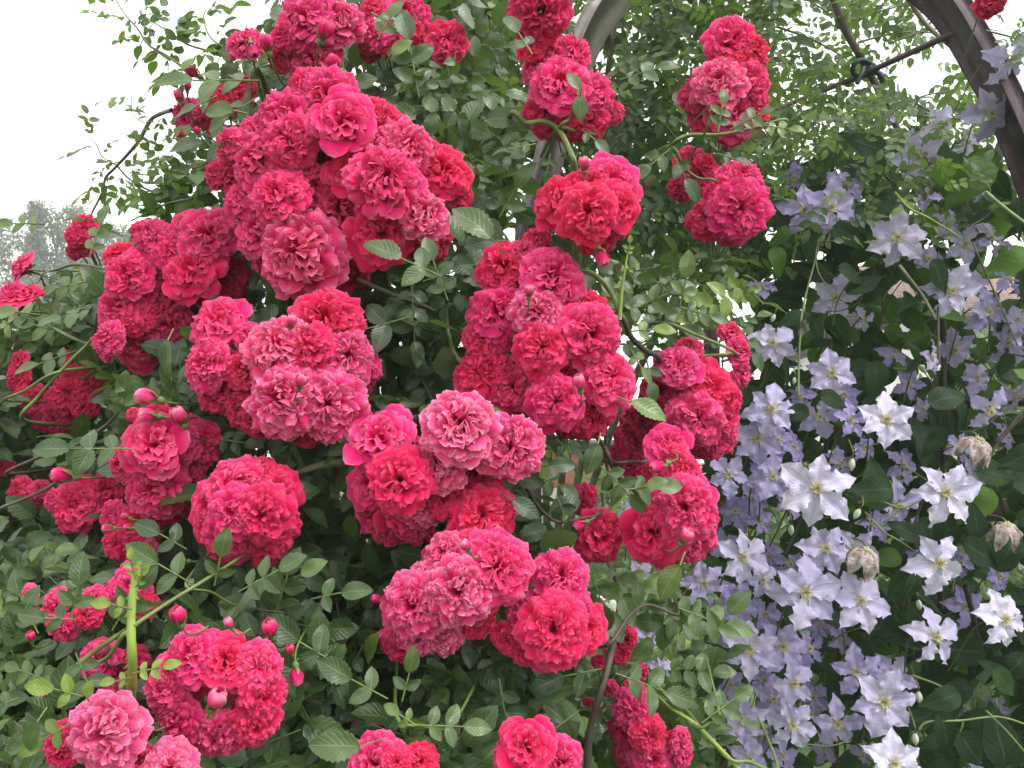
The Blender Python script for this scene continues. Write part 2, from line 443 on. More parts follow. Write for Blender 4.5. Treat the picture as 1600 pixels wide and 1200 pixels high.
clump_tree('shrub', 'grey green shrub filling the left side under the rose twigs', 'shrub', G(110, 3.6), 1.65, .6, 8000, .05, M['bgleaf'], sg, .03, low=.02)
clump_tree('shrub', 'low yellow green shrub at the left edge beneath the single roses', 'shrub', G(-60, 2.9), 1.45, .5, 6000, .045, M['bgleaf'], sg, .03, low=.02)
clump_tree('shrub', 'bright green shrub seen through the gap right of the brown cane', 'shrub', G(1040, 4.4), 1.25, .65, 9000, .05, M['bgleaf'], sg, .03, low=.02)
clump_tree('shrub', 'rounded shrub behind the lower clematis flowers', 'shrub', G(1330, 5.2), 1.5, .9, 7000, .07, M['bgleaf'], sg, .04, low=.02)
clump_tree('shrub', 'green shrub behind the clematis near the right edge', 'shrub', G(1620, 5.0), 2.3, .8, 7000, .07, M['bgleaf'], sg, .04, low=.02)
clump_tree('shrub', 'shrub in front of the shed behind the central rose stems', 'shrub', G(960, 5.6), 1.38, .5, 5000, .06, M['bgleaf'], sg, .04, low=.02)

# --- white hydrangea and pale yellow lily buds beyond the arch
hyd = tag(empty('hydrangea', G(965, 3.0)), 'white hydrangea in full flower low behind the brown rose cane', 'hydrangea')
hm = plain('white_floret', (.80, .81, .76), .6, .06, 40, trans=.25, tcol=(.8, .82, .7))
hx = hyd.location
fl = []
for (x, y, r) in ((945, 950, 26), (985, 975, 30), (1000, 1010, 24), (960, 1000, 24), (1075, 1005, 18)):
    c = P(x, y, 3.0); ps = []; zs = []; n_ = 170
    d = rng.normal(size=(n_, 3)); d /= np.linalg.norm(d, axis=1, keepdims=True); R = r * 3.0 / F
    X = np.cross(d, rng.normal(size=(n_, 3)))
    pos = np.repeat(d * R * rng.uniform(.85, 1.02, n_)[:, None] + np.array(c - hx), 4, 0)
    XX = np.concatenate([np.cross(d, X) if k == 0 else X * (1 if k == 1 else -1) if k < 3 else -np.cross(d, X) for k in range(4)]).reshape(4, n_, 3).transpose(1, 0, 2).reshape(-1, 3)
    V, Q, A = leaves_mesh('h', pos, XX, np.repeat(d, 4, 0), np.full(n_ * 4, .013), rng.random(n_ * 4), np.zeros(n_ * 4), [leaflet(3, .95, 'oval', 0, .0, .0, 0, 3)])
    link('flower_head', mesh_np('flower_head', V, Q, {'lc': A}), hm, hyd)
tube('stem', [[Vector((0, 0, 0)), Vector((dx, .02, .6)), Vector((dx * 1.6, .0, .88))] for dx in (-.1, 0, .12)], .006, M['stem'], hyd)
ps = rng.normal(size=(500, 3)) * [.16, .1, .17] + [0.02, .05, .65]
V, Q, A = leaves_mesh('f', ps, rng.normal(size=(500, 3)), rng.normal(size=(500, 3)) * .5 + [0, -.4, .8], rng.uniform(.05, .09, 500), rng.random(500), np.zeros(500), T_FAR)
link('foliage', mesh_np('foliage', V, Q, {'lc': A}), M['bgleaf'], hyd)

# ------------------------------------------------------------------ garden arch
arch = tag(empty('garden_arch', P(830, 600, 1.75) * 1), 'weathered maroon metal garden arch with rods, carrying the roses and the clematis', 'garden arch')
def arch_mat():
    n = N('maroon_metal'); f = n.noise(6, 5, rough=.65); g = n.noise(45, 3)
    tc = n.add('ShaderNodeTexCoord'); mp = n.add('ShaderNodeMapping'); mp.inputs['Scale'].default_value = (60, 60, 5); n.l(tc.outputs['Object'], mp.inputs[0])
    st = n.noise(1.5, 4, vec=mp.outputs[0])
    c = n.ramp(f, [(.3, (.045, .020, .026)), (.6, (.085, .05, .068)), (.8, (.17, .14, .16))])
    c = n.mix(n.math('MULTIPLY', n.math('GREATER_THAN', st, .66), .2), c, (.45, .40, .40))
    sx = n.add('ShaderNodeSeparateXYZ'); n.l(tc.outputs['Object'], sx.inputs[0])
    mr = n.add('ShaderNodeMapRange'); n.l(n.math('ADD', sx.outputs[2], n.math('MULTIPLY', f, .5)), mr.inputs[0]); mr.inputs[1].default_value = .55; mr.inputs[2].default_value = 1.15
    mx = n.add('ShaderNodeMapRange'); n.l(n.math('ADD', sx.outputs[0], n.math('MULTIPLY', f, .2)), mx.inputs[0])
    mx.inputs[1].default_value = .75; mx.inputs[2].default_value = .35         # left side of the bow weighted paler, right kept dark: painted glare and shade
    c = n.mix(n.math('MULTIPLY', n.math('MULTIPLY', mr.outputs[0], mx.outputs[0]), n.math('ADD', .72, n.math('MULTIPLY', g, .5))), c, (.74, .64, .68))          # glare of the bright sky put into the upper bow's colour
    return n.bsdf(c, n.math('ADD', .38, n.math('MULTIPLY', g, .3)), .5, bump=g, bstr=.35, bdist=.002)
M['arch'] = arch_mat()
PH = R_(18)
Lp = Vector((.03, 1.75, 1.5)); Nd = Vector((math.cos(PH), -math.sin(PH), 0)); Dd = Vector((math.sin(PH), math.cos(PH), 0))
def on_plane(px, py):
    d = (P(px, py, 1) - CAM); t = (Lp - CAM).dot(Dd) / d.dot(Dd); return CAM + d * t
prof = [on_plane(*q) for q in ((826, 420), (840, 330), (863, 230), (895, 120), (945, 15))]
profR = [on_plane(*q) for q in ((1462, -10), (1535, 98), (1588, 205), (1628, 320), (1655, 450))]
a0 = prof[-1]; b0 = profR[0]
mid = (a0 + b0) / 2 + Vector((0, 0, .13))
full = [Vector((prof[0].x - .004, prof[0].y, 0)), Vector((prof[0].x - .004, prof[0].y, .9))] + prof + [(a0 * .62 + mid * .38) + Vector((0, 0, .045)), mid, (b0 * .62 + mid * .38) + Vector((0, 0, .05))] + profR + [Vector((profR[-1].x + .012, profR[-1].y - .004, 1.2)), Vector((profR[-1].x + .012, profR[-1].y - .004, 0))]
def sweep_box(name, path, wdt, dep, dvec, mat, parent, bev=.0025):
    """rectangular section swept in the vertical plane: wdt across, dep along dvec"""
    path = smooth_path(path, 8); V = []; n = len(path)
    for i, p in enumerate(path):
        t = (path[min(i + 1, n - 1)] - path[max(i - 1, 0)]).normalized(); nn = t.cross(dvec).normalized()
        for (a, b) in ((-1, -1), (1, -1), (1, 1), (-1, 1)):
            for (ea, eb) in (((1, 0), (0, 1)) if a * b > 0 else ((0, 1), (1, 0))):
                V.append(p + nn * (a * (wdt / 2 - ea * bev)) + dvec * (b * (dep / 2 - eb * bev)))
    k = 8
    Q = [(i * k + j, i * k + (j + 1) % k, (i + 1) * k + (j + 1) % k, (i + 1) * k + j) for i in range(n - 1) for j in range(k)]
    o = link(name, mesh_np(name, [v - parent.location for v in V], Q, smooth=False), mat, parent); return o
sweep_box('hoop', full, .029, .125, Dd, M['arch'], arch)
def arod(px0, px1, r=.0065, name='rod', end=None):
    o = tube(name, [[P(*q) - arch.location for q in (px0, *([px1] if not isinstance(px1, list) else px1))] if not end else [P(*px0) - arch.location, *[P(*q) - arch.location for q in px1], end - arch.location]], r, M['arch'], arch, 10, 0); return o
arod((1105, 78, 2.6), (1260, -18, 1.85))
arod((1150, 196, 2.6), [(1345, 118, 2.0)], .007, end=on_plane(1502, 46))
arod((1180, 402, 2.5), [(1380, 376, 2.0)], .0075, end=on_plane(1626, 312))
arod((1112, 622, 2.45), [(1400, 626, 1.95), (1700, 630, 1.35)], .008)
bp = P(1112, 600, 2.4)
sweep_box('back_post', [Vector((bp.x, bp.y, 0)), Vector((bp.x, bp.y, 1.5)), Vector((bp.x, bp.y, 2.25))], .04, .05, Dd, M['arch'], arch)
V, Q = box_arrays(-.01, .01, -.3, .3, -.025, .025)
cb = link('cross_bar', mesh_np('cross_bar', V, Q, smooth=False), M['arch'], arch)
cb.location = P(1600, 797, 1.75) - arch.location; cb.rotation_euler = (0, 0, R_(80)); cb.modifiers.new('bevel', 'BEVEL').width = .003

tie = tag(empty('plant_tie', P(1350, 112, 1.98)), 'dark green garden tie knotted where the thick cane crosses the arch rod', 'plant tie')
loop = [Vector((.028 * math.cos(t) - .008, -.018 + .006 * math.sin(2 * t), .02 * math.sin(t))) for t in np.linspace(0, 2 * PI, 15)]
tube('loop', [loop], .0065, M['twine'], tie, 8)
tube('loose_end', [smooth_path([Vector((-.01, -.02, 0)), Vector((-.02, -.03, -.022)), Vector((-.032, -.03, -.045))])], .006, M['twine'], tie, 8)
tube('loose_end', [smooth_path([Vector((.005, -.02, 0)), Vector((.022, -.032, -.022)), Vector((.034, -.026, -.04))])], .007, M['twine'], tie, 8)

# ------------------------------------------------------------------ rose blooms
def bloom_mesh(seed, n=60, flat=.0, ruffle=1.0, cup=0.0, outer=1.0):
    r = random.Random(seed); V = []; Q = []; A = []
    nu, nv = 7, 9
    for i in range(n):
        t = i / (n - 1)                                        # 0 outer, 1 heart
        az = i * 2.39996 + r.uniform(-.35, .35)
        al = (1.72 - .25 * cup) * (1 - t) ** (.75 + flat * .3) + .16 + r.uniform(-.13, .13)
        Lp_ = (1.10 - .38 * t) * r.uniform(.86, 1.08) * (outer if t < .2 else 1)
        W = (.40 - .17 * t) * r.uniform(.85, 1.2) * (66 / n) ** .42
        roll = r.uniform(-.5, .5) * (.4 + .6 * t); base_r = .04 + .05 * (1 - t)
        ph = r.uniform(0, 6.28); ph2 = r.uniform(0, 6.28); fq = r.uniform(1.3, 2.9); prnd = r.random()
        curl = r.uniform(.15, .75) * (1 - .3 * t); notch = r.uniform(0, .12)
        amp = (.042 + .055 * t) * ruffle
        ca, sa = math.cos(az), math.sin(az); b = len(V)
        rr = base_r; z = -.52 + .12 * t; ds = Lp_ / (nv - 1)
        for v in range(nv):
            s = v / (nv - 1)
            ang = al * (.35 + .75 * s) + curl * max(0, s - .62) * 2.4
            if v: rr += math.sin(ang) * ds; z += math.cos(ang) * ds
            wd = W * (.22 + .78 * math.sin(min(1, s * 1.18) * PI / 2)) * (math.sqrt(max(0, 1 - ((s - .70) / .315) ** 2)) if s > .70 else 1)
            nx, nz = math.cos(ang), -math.sin(ang)             # petal normal in the (r, z) plane
            for u_ in range(nu):
                u = (u_ / (nu - 1)) * 2 - 1
                cupz = -.20 * u * u * (1 - .5 * s) * (1 if t > .15 else .5)
                ruf = amp * s ** 1.5 * (math.sin(u * fq + ph) + .6 * math.sin(u * fq * 2.1 + ph2 + s * 2)) * (.5 + .8 * abs(u))
                back = -notch * max(0, 1 - abs(u) * 2.4) * s ** 6 
                off = -cupz + ruf
                pr = rr + nx * off + math.sin(ang) * back; pz = z + nz * off + math.cos(ang) * back
                tx = u * wd; tr = pr + roll * u * wd * .35
                x = ca * tr - sa * tx; y = sa * tr + ca * tx
                q = noise.noise_vector(Vector((x * 2.3, y * 2.3, pz * 2.3 + seed))) * .05 * ruffle
                V.append((x + q.x, y + q.y, pz + q.z))
                A.append((prnd, max(s ** 3, s ** 1.2 * abs(u) ** 3), s, 1 - t))
        Q += grid_quads(nu, nv, b)
    V = np.array(V); V[:, 2] -= .05
    return mesh_np('rose_bloom', V / 1.0, Q, {'lc': A})
BLOOM = [bloom_mesh(11, 96, 0, .9), bloom_mesh(12, 112, .2, 1.1), bloom_mesh(13, 90, .1, .9, .3), bloom_mesh(14, 124, -.1, 1.2),
         bloom_mesh(15, 104, .3, 1.0), bloom_mesh(16, 54, 0, .7, 1.6, 1.12), bloom_mesh(17, 120, .1, 1.3), bloom_mesh(18, 92, .4, .9), bloom_mesh(19, 124, .0, 1.1), bloom_mesh(20, 130, .2, 1.3), bloom_mesh(21, 64, .2, .8, 1.0, 1.1)]
BL_R = []
for me in BLOOM:
    me.materials.append(M['rose'])
    co = np.empty(len(me.vertices) * 3, np.float32); me.vertices.foreach_get('co', co); co = co.reshape(-1, 3)
    BL_R.append(float(np.percentile(np.hypot(co[:, 0], co[:, 1]), 97)))

def calyx_mesh():
    V = []; Q = []
    v, q = tube_arrays([(0, 0, -.95), (0, 0, -.78), (0, 0, -.66), (0, 0, -.52)], [.05, .08, .15, .13], 8); V += v; Q += q
    tv, tq, ta = leaflet(6, .42, 'oval', 0, .2, .9, 0, 1)
    for k in range(5):
        a = k * 2 * PI / 5; m = Matrix.Rotation(a, 3, 'Z'); b = len(V)
        for p in tv:
            V.append(tuple(m @ Vector((p[0] * .55 + .06, p[1] * .55, p[2] * .3 - .55))))
        Q += [tuple(b + i for i in qq) for qq in tq]
    return mesh_np('calyx', V, Q)
CALYX = calyx_mesh(); CALYX.materials.append(M['sepal'])

def bud_mesh(seed, opening=.3):
    r = random.Random(seed); V = []; Q = []; A = []
    for i in range(9):
        az = i * 2.4 + r.uniform(-.2, .2); b = len(V); lift = i * .012; rnd = r.random()
        for v in range(8):
            s = v / 7
            for u_ in range(6):
                u = u_ / 5 * 2 - 1
                rad = (math.sin(PI * (s * .80 + .02)) ** .75) * (.5 - .028 * i) + opening * .12 * s * s * (1 - i / 9)
                th = az + u * (1.25 - .4 * s) ; z = -.55 + 1.15 * s * (1 + .01 * i) + .03 * math.sin(u * 3 + i) * s - .16 * u * u * s ** 2
                rad += .03 * u * s
                V.append((math.cos(th) * rad, math.sin(th) * rad, z)); A.append((rnd, s ** 2, s, 0))
        Q += grid_quads(6, 8, b)
    return mesh_np('rose_bud', V, Q, {'lc': A})
BUD = [bud_mesh(1, .2), bud_mesh(2, .8), bud_mesh(3, .5)]
for me in BUD: me.materials.append(M['rose'])
def budcalyx(closed):
    V, Q = tube_arrays([(0, 0, -.98), (0, 0, -.84), (0, 0, -.7), (0, 0, -.52)], [.10, .22, .26, .20], 8)
    for k in range(5):
        a = k * 2 * PI / 5 + .3; b = len(V)
        for v in range(7):
            s = v / 6; wd = .30 * math.sin(PI * (s * .75 + .22)) * (1 - s) ** .4 + .01
            rad = (.22 + .36 * math.sin(s * 2.2)) if closed else .20 + .34 * math.sin(s * 2.0)
            z = -.6 + (1.15 * s if closed else .62 * s)
            for u in (-1, 0, 1):
                wd *= .62; th = a; V.append((math.cos(th) * rad - math.sin(th) * u * wd, math.sin(th) * rad + math.cos(th) * u * wd, z + .03 * (1 - u * u)))
        Q += grid_quads(3, 7, b)
    return mesh_np('calyx', V, Q)
BCAL = [budcalyx(False), budcalyx(True)]
for me in BCAL: me.materials.append(M['sepal'])

KC = {'r': ((.88, .003, .095), .18), 'p': ((.88, .006, .19), .34), 'f': ((.85, .010, .19), .80), 'd': ((.72, .002, .09), .22), 'w': ((.94, .075, .29), .65)}  # d: shade on the darker blooms is put into the petal colour
BL = []                                            # every bloom: px, py, r px, depth  (for keeping leaves out of them)
CL_DATA = []
def orient(nrm, roll):
    q = nrm.normalized().to_track_quat('Z', 'Y').to_matrix()
    return q @ Matrix.Rotation(roll, 3, 'Z')
def put(me, name, parent, loc, mat3, scl, flat=1.0):
    o = bpy.data.objects.new(name, me); C.objects.link(o); o.parent = parent
    m = mat3 @ Matrix.Diagonal((scl, scl, scl * flat)); o.matrix_local = Matrix.Translation(loc) @ m.to_4x4(); return o

def rose_cluster(label, depth, blooms, buds=(), bulge=1.0, cat='roses', stem=True):
    blooms = list(blooms); base_n = len(blooms)
    if base_n >= 7:                                # smaller flowers filling the gaps of the dense clusters
        tries = 0
        while len(blooms) < base_n + max(3, base_n // 2) and tries < 400:
            tries += 1; a = random.choice(blooms[:base_n]); b = random.choice(blooms[:base_n]); t = random.uniform(.2, .8)
            x = a[0] + (b[0] - a[0]) * t; y = a[1] + (b[1] - a[1]) * t; ds_ = [math.hypot(x - q[0], y - q[1]) - q[2] * .80 for q in blooms]
            if math.hypot(a[0] - b[0], a[1] - b[1]) > 2.6 * (a[2] + b[2]) / 2 or min(ds_) < -4 or min(ds_) > 26: continue
            if 'wreath' in label and math.hypot(x - 338, y - 1092) < 62: continue
            blooms.append((x, y, random.uniform(17, 26) * (a[2] / 36), random.choice('rpd'), random.uniform(-.3, .3), random.uniform(-.2, .3), .004))
    xs = [b[0] for b in blooms] + ([b[0] for b in buds] if not blooms else []); ys = [b[1] for b in blooms] + ([b[1] for b in buds] if not blooms else [])
    cx, cy_ = sum(xs) / len(xs), sum(ys) / len(ys)
    rc = max([math.hypot(b[0] - cx, b[1] - cy_) for b in (blooms or buds)] + [30])
    org = P(cx, cy_, depth + .10)
    root = tag(empty('rose_cluster' if len(blooms) > 1 else ('rose' if blooms else 'rose_bud'), org), label, cat)
    paths = []
    for i, b in enumerate(blooms):
        x, y, r, k = b[:4]; kx, ky = (b[4], b[5]) if len(b) > 5 else ((x - cx) / rc * .62 * bulge, -(y - cy_) / rc * .50 * bulge)
        dd = math.hypot(x - cx, y - cy_) / rc
        if cx > 1040 and cy_ < 420: r *= 1.12
        R = r * depth / F
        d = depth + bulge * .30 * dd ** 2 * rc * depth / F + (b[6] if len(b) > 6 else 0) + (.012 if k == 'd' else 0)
        nrm = TOCAM + RIGHT * kx + UPV * (ky + .10) + Vector([random.gauss(0, .10) for _ in range(3)])
        j = random.randrange(len(BLOOM)) if k != 'f' else random.choice((1, 3, 6, 8, 9))
        m3 = orient(nrm, random.uniform(0, 6.28)); sc = R / BL_R[j] * 1.10
        o = put(BLOOM[j], 'rose_bloom', root, P(x, y, d) - org - nrm.normalized() * .1 * R, m3, sc, random.uniform(.85, 1.05))
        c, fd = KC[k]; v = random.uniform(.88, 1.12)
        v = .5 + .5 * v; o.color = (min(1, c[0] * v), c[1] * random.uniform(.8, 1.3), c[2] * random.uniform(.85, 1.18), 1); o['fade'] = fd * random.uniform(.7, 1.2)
        cal = bpy.data.objects.new('calyx', CALYX); C.objects.link(cal); cal.parent = o
        BL.append((x, y, r, d))
        base = P(x, y, d) - org - nrm.normalized() * .1 * R + m3 @ Vector((0, 0, -.85)) * sc
        paths.append(smooth_path([base, base - (m3 @ Vector((0, 0, 1))) * R * .5, (base + Vector((0, .10, -.06))) * .6, Vector((0, .09, -.05))], 4))
    for i, b in enumerate(buds):
        x, y, r, k = b[:4]; a = b[4] if len(b) > 4 else 90
        d = depth - .02 + (b[5] if len(b) > 5 else 0); R = r * d / F
        ax = RIGHT * math.cos(R_(a)) + UPV * math.sin(R_(a)) + TOCAM * .35
        m3 = orient(ax, random.uniform(0, 6)); 
        o = put(BUD[i % 3], 'rose_bud', root if blooms else root, P(x, y, d) - org, m3, R * 1.75)
        cl = k == 'g'
        c, fd = KC['w' if k == 'w' else 'p' if k != 'g' else 'p']; o.color = (*c, 1); o['fade'] = .5 if k != 'w' else 1.3
        cal = bpy.data.objects.new('calyx', BCAL[1 if cl else 0]); C.objects.link(cal); cal.parent = o
        base = P(x, y, d) - org + m3 @ Vector((0, 0, -.92)) * (R * 1.75); BL.append((x, y, r, d))
        ds = R * 4
        paths.append(smooth_path([base, base - ax.normalized() * R * 1.1 - TOCAM * R * .6, base - ax.normalized() * R * 1.8 - TOCAM * R * 3, base - ax.normalized() * R * 2 - TOCAM * R * 6], 4))
    if paths: tube('pedicels', paths, .0012 * max(.8, depth), M['stem'], root, 5)
    return root

RC = rose_cluster
RC('small pink rose in side view with a bud beneath, above the upper left leaves', 1.0, [(380, 57, 28, 'p', -.1, .8)], [(395, 78, 11, 'p', -70)])
RC('roses cut by the top edge, pink above, deep red below, with a round bud', 1.0, [(470, 22, 44, 'p'), (530, 20, 38, 'f'), (488, 88, 38, 'd'), (440, 50, 24, 'p'), (432, 92, 20, 'd'), (500, 52, 26, 'd')], [(417, 68, 12, 'p', 100), (523, 98, 12, 'p', 130), (508, 48, 15, 'p', 60, -.02)])
RC('loose red roses along the top edge, one round open bloom at their right', 1.05, [(636, 14, 36, 'p'), (577, 6, 22, 'd'), (578, 48, 28, 'p'), (637, 42, 26, 'r'), (698, 57, 32, 'r', .1, 0, -.02), (665, 55, 26, 'd', -.3, 0, .02), (575, 75, 18, 'd'), (612, 70, 16, 'd')])
RC('small loose roses and buds beside the twigs against the white sky', 1.1, [(281, 172, 24, 'p', -.6, .1), (365, 140, 26, 'r'), (350, 155, 22, 'r'), (322, 188, 20, 'd', -.3, -.5), (385, 128, 18, 'r'), (297, 190, 14, 'd')], [(284, 209, 9, 'p', 190), (308, 205, 6, 'g', 120), (300, 112, 11, 'p', 150), (280, 150, 9, 'w', 110), (293, 136, 6, 'p', 80)])
RC('largest pink rose cluster, upper left, several pale faded blooms at its right', .88, [
    (512, 142, 46, 'p'), (434, 175, 46, 'p'), (534, 186, 46, 'p', 0, .1, -.03), (450, 215, 40, 'p', -.1, 0, -.02), (498, 232, 36, 'd', 0, -.2, .03), (573, 208, 30, 'r'), (604, 178, 20, 'r'), (642, 218, 42, 'f', .3, .1, -.01), (692, 258, 44, 'r'), (603, 270, 50, 'p', .1, .2, -.05),
    (542, 268, 34, 'r'), (390, 240, 48, 'p', -.5, .2), (352, 222, 26, 'p'), (356, 270, 30, 'd', -.7, 0, .03), (430, 297, 42, 'p', -.1, .1, -.03), (492, 290, 34, 'r', 0, 0, .01), (527, 322, 46, 'd', .1, -.1, -.01), (597, 365, 48, 'r', .1, -.1, -.03), (664, 325, 40, 'f', .3, .1, -.035), (672, 375, 38, 'd', .4, -.5, .01), (722, 297, 26, 'r', .8, 0, .02), (565, 240, 24, 'r'),
    (395, 352, 44, 'p', -.5, .1), (462, 392, 62, 'f', -.2, -.15, -.04), (540, 415, 42, 'd', .3, -.3), (478, 432, 44, 'd', 0, -.6, .0), (410, 400, 32, 'd', -.4, -.4, .01), (330, 268, 24, 'd', -.8, 0, .03), (395, 195, 30, 'p', -.3, .3, .01), (475, 125, 30, 'p', -.1, .5, .01), (560, 160, 28, 'p', .3, .4, .01), (482, 350, 34, 'r', 0, 0, .01)], bulge=.7)
RC('dome of carmine roses left of the largest cluster, shaded along its lower side', .97, [(322, 362, 42, 'p', .1, .2, -.02), (264, 388, 34, 'p'), (294, 418, 44, 'r', -.1, 0, -.02), (350, 428, 36, 'd'), (262, 435, 26, 'd'), (315, 455, 30, 'd', 0, -.7), (358, 385, 26, 'r'), (230, 358, 26, 'p', -.3, .4), (290, 345, 26, 'p'), (212, 360, 16, 'r'), (355, 455, 22, 'd', .3, -.7)])
RC('two-tier rose cluster at mid left with a cupped bloom turned left below', .98, [(193, 423, 38, 'p', -.2, .2, -.02), (205, 450, 30, 'p'), (172, 480, 36, 'p', -.4, 0), (158, 528, 28, 'p', -.6, .1, -.03), (180, 392, 24, 'r', -.1, .4), (220, 540, 38, 'd', 0, -.3), (262, 508, 34, 'd', .3, -.2), (232, 475, 26, 'd'), (195, 498, 26, 'r'), (250, 545, 22, 'd', .3, -.6)])
RC('small upright red roses against the far trees at upper left', 1.3, [(133, 347, 18, 'r'), (115, 365, 18, 'r'), (124, 385, 16, 'd'), (112, 395, 12, 'd'), (122, 362, 14, 'r')])
RC('single pink rose in side view on a thin stalk at the left edge', 1.2, [(27, 412, 23, 'p', -.8, .5)])
RC('ragged red rose turned upward at the left edge under the single pink one', 1.15, [(30, 457, 31, 'r', -.2, 1.2), (12, 450, 18, 'p', -.5, .8)])
RC('shaded group of small roses hanging at the far left under bare twigs', 1.12, [(22, 565, 20, 'r', -.7, .2), (20, 590, 20, 'r', -.5, 0), (50, 630, 28, 'd'), (104, 612, 28, 'r'), (130, 636, 19, 'd', .3, 0, -.02), (85, 655, 24, 'd', 0, -.3, -.01), (118, 565, 26, 'r'), (135, 590, 22, 'r', .3, .1), (105, 670, 20, 'd', .2, -.7), (60, 655, 18, 'd'), (135, 560, 16, 'p', .2, .7)])
RC('big round cluster of pale-edged roses directly below the largest cluster', .82, [
    (333, 494, 44, 'p', -.3, .3), (312, 567, 40, 'p', -.4, .1, -.01), (428, 535, 48, 'f', -.1, .2, -.03), (508, 494, 52, 'r', .1, .3, -.01), (480, 540, 34, 'r', 0, .1, -.03), (543, 552, 42, 'f', .3, 0, -.02), (428, 622, 52, 'f', -.1, 0, -.045), (512, 632, 47, 'f', .2, -.1, -.04), (330, 612, 36, 'd', -.4, -.2), (452, 665, 42, 'd', 0, -.7), (372, 575, 32, 'r'), (370, 640, 30, 'd', -.3, -.4), (582, 580, 18, 'r', .9, -.1, .01), (565, 600, 20, 'd', .6, -.3), (470, 585, 30, 'd', 0, 0, .02), (398, 662, 26, 'd', -.2, -.7), (500, 672, 22, 'd', .2, -.8), (385, 520, 22, 'p', -.2, .3)], [(456, 502, 10, 'w', 80), (472, 595, 12, 'w', 60, -.05), (478, 512, 7, 'w', 100)], bulge=.8)
RC('tall cluster of pink roses at left topped by three pale buds', .86, [(236, 694, 46, 'p', -.05, .1, -.02), (302, 692, 38, 'd', .3, 0), (236, 764, 46, 'p', 0, -.1, -.01), (183, 724, 22, 'p', -.6, .2), (285, 735, 30, 'd'), (262, 805, 26, 'd', .1, -.7), (205, 645, 10, 'r'), (242, 640, 20, 'r', 0, .8)], [(230, 621, 16, 'w', 165), (281, 650, 14, 'w', 110), (232, 648, 13, 'w', 170)])
RC('small pink roses with green buds in front, under the tall left cluster', .88, [(170, 806, 24, 'p', -.3, .2), (215, 812, 28, 'r'), (180, 850, 26, 'r', -.2, -.1), (222, 862, 20, 'w', 0, -.4), (230, 835, 20, 'd'), (200, 845, 20, 'p')], [(196, 807, 6, 'g', 150, -.02), (169, 826, 8, 'g', 180, -.02), (200, 824, 6, 'g', 170, -.02), (222, 826, 6, 'g', 150, -.02)])
RC('pair of bright red roses with a pink bud above, left of the tall cluster', .95, [(110, 788, 38, 'r', -.2, .1), (163, 763, 25, 'r', .1, 0), (75, 778, 16, 'p', -.8, .3)], [(98, 743, 15, 'p', 170)])
RC('shaded crimson rose cut by the left edge above the pale leaves', 1.05, [(20, 778, 31, 'd'), (60, 762, 14, 'p', .4, .3), (50, 785, 16, 'd')])
RC('tiny red rose peeking at the left edge', 1.1, [(3, 728, 14, 'r'), (2, 820, 10, 'd')])
RC('large round ball of crimson roses at left of the lower centre', .77, [(365, 755, 44, 'p', -.1, .4, -.012), (322, 788, 40, 'p', -.5, .1), (405, 806, 42, 'r', .15, 0, -.03), (435, 762, 36, 'r', .5, .2), (355, 838, 40, 'p', -.2, -.2, -.015), (408, 852, 38, 'r', .1, -.5, -.005), (438, 818, 32, 'r', .5, -.2), (318, 830, 30, 'r', -.6, -.2), (400, 735, 30, 'r', .1, .7), (345, 870, 24, 'd', -.1, -.8), (362, 800, 38, 'p', -.1, .1, -.028), (415, 880, 18, 'd', .2, -.9)], bulge=.8)
RC('wide central mass of roses with a rosette of curled petals in its middle', .78, [
    (587, 678, 50, 'p', -.2, .3, -.01), (622, 748, 44, 'r', 0, .1, -.05), (574, 752, 38, 'p', -.4, .1), (582, 810, 44, 'd', -.3, -.3), (632, 810, 42, 'd', 0, -.4, -.01), (665, 790, 36, 'f', .2, -.1), (683, 722, 38, 'f', 0, .2, -.02), (695, 780, 26, 'r', .3, .2), (738, 735, 38, 'd', .1, -.1), (722, 655, 52, 'f', .05, .15, -.045), (800, 697, 47, 'f', .3, 0, -.03), (640, 835, 34, 'd', 0, -.8), (700, 690, 28, 'r'), (768, 740, 30, 'd', .3, -.4), (600, 840, 26, 'd', -.2, -.8), (650, 770, 30, 'p'), (765, 680, 24, 'r')], bulge=.7)
RC('bright red rose just below the right end of the central mass', .77, [(755, 802, 48, 'r', 0, .2), (718, 815, 28, 'p', -.5, 0), (790, 795, 24, 'r', .5, 0)])
RC('hanging cluster of faded pale roses with one fresh pink bloom at its right', .73, [(690, 862, 34, 'f', -.3, .3), (776, 885, 52, 'p', .2, .2, -.03), (715, 925, 46, 'f', 0, 0, -.03), (640, 948, 46, 'f', -.4, 0, -.02), (688, 1000, 30, 'f', 0, -.4), (620, 1014, 34, 'p', -.4, -.5, .01), (752, 978, 30, 'r', .2, -.5, .01), (660, 900, 22, 'f', -.3, .3), (735, 850, 26, 'r', 0, .4), (675, 965, 30, 'f', -.1, -.1), (650, 1000, 30, 'f', -.2, -.4)], [(727, 852, 10, 'w', 120, -.03)])
RC('cluster of vivid roses low in the centre, one fresh pink bloom on top', .74, [(878, 895, 42, 'p', .1, .3, -.01), (865, 985, 50, 'r', 0, .1, -.03), (922, 982, 36, 'r', .5, .1), (822, 968, 34, 'p', -.4, .1), (826, 1030, 28, 'r', -.3, -.5), (880, 1028, 32, 'd', .1, -.6), (900, 940, 26, 'p', .3, .3), (790, 1000, 24, 'r', -.5, -.3), (855, 935, 28, 'p', 0, .5)])
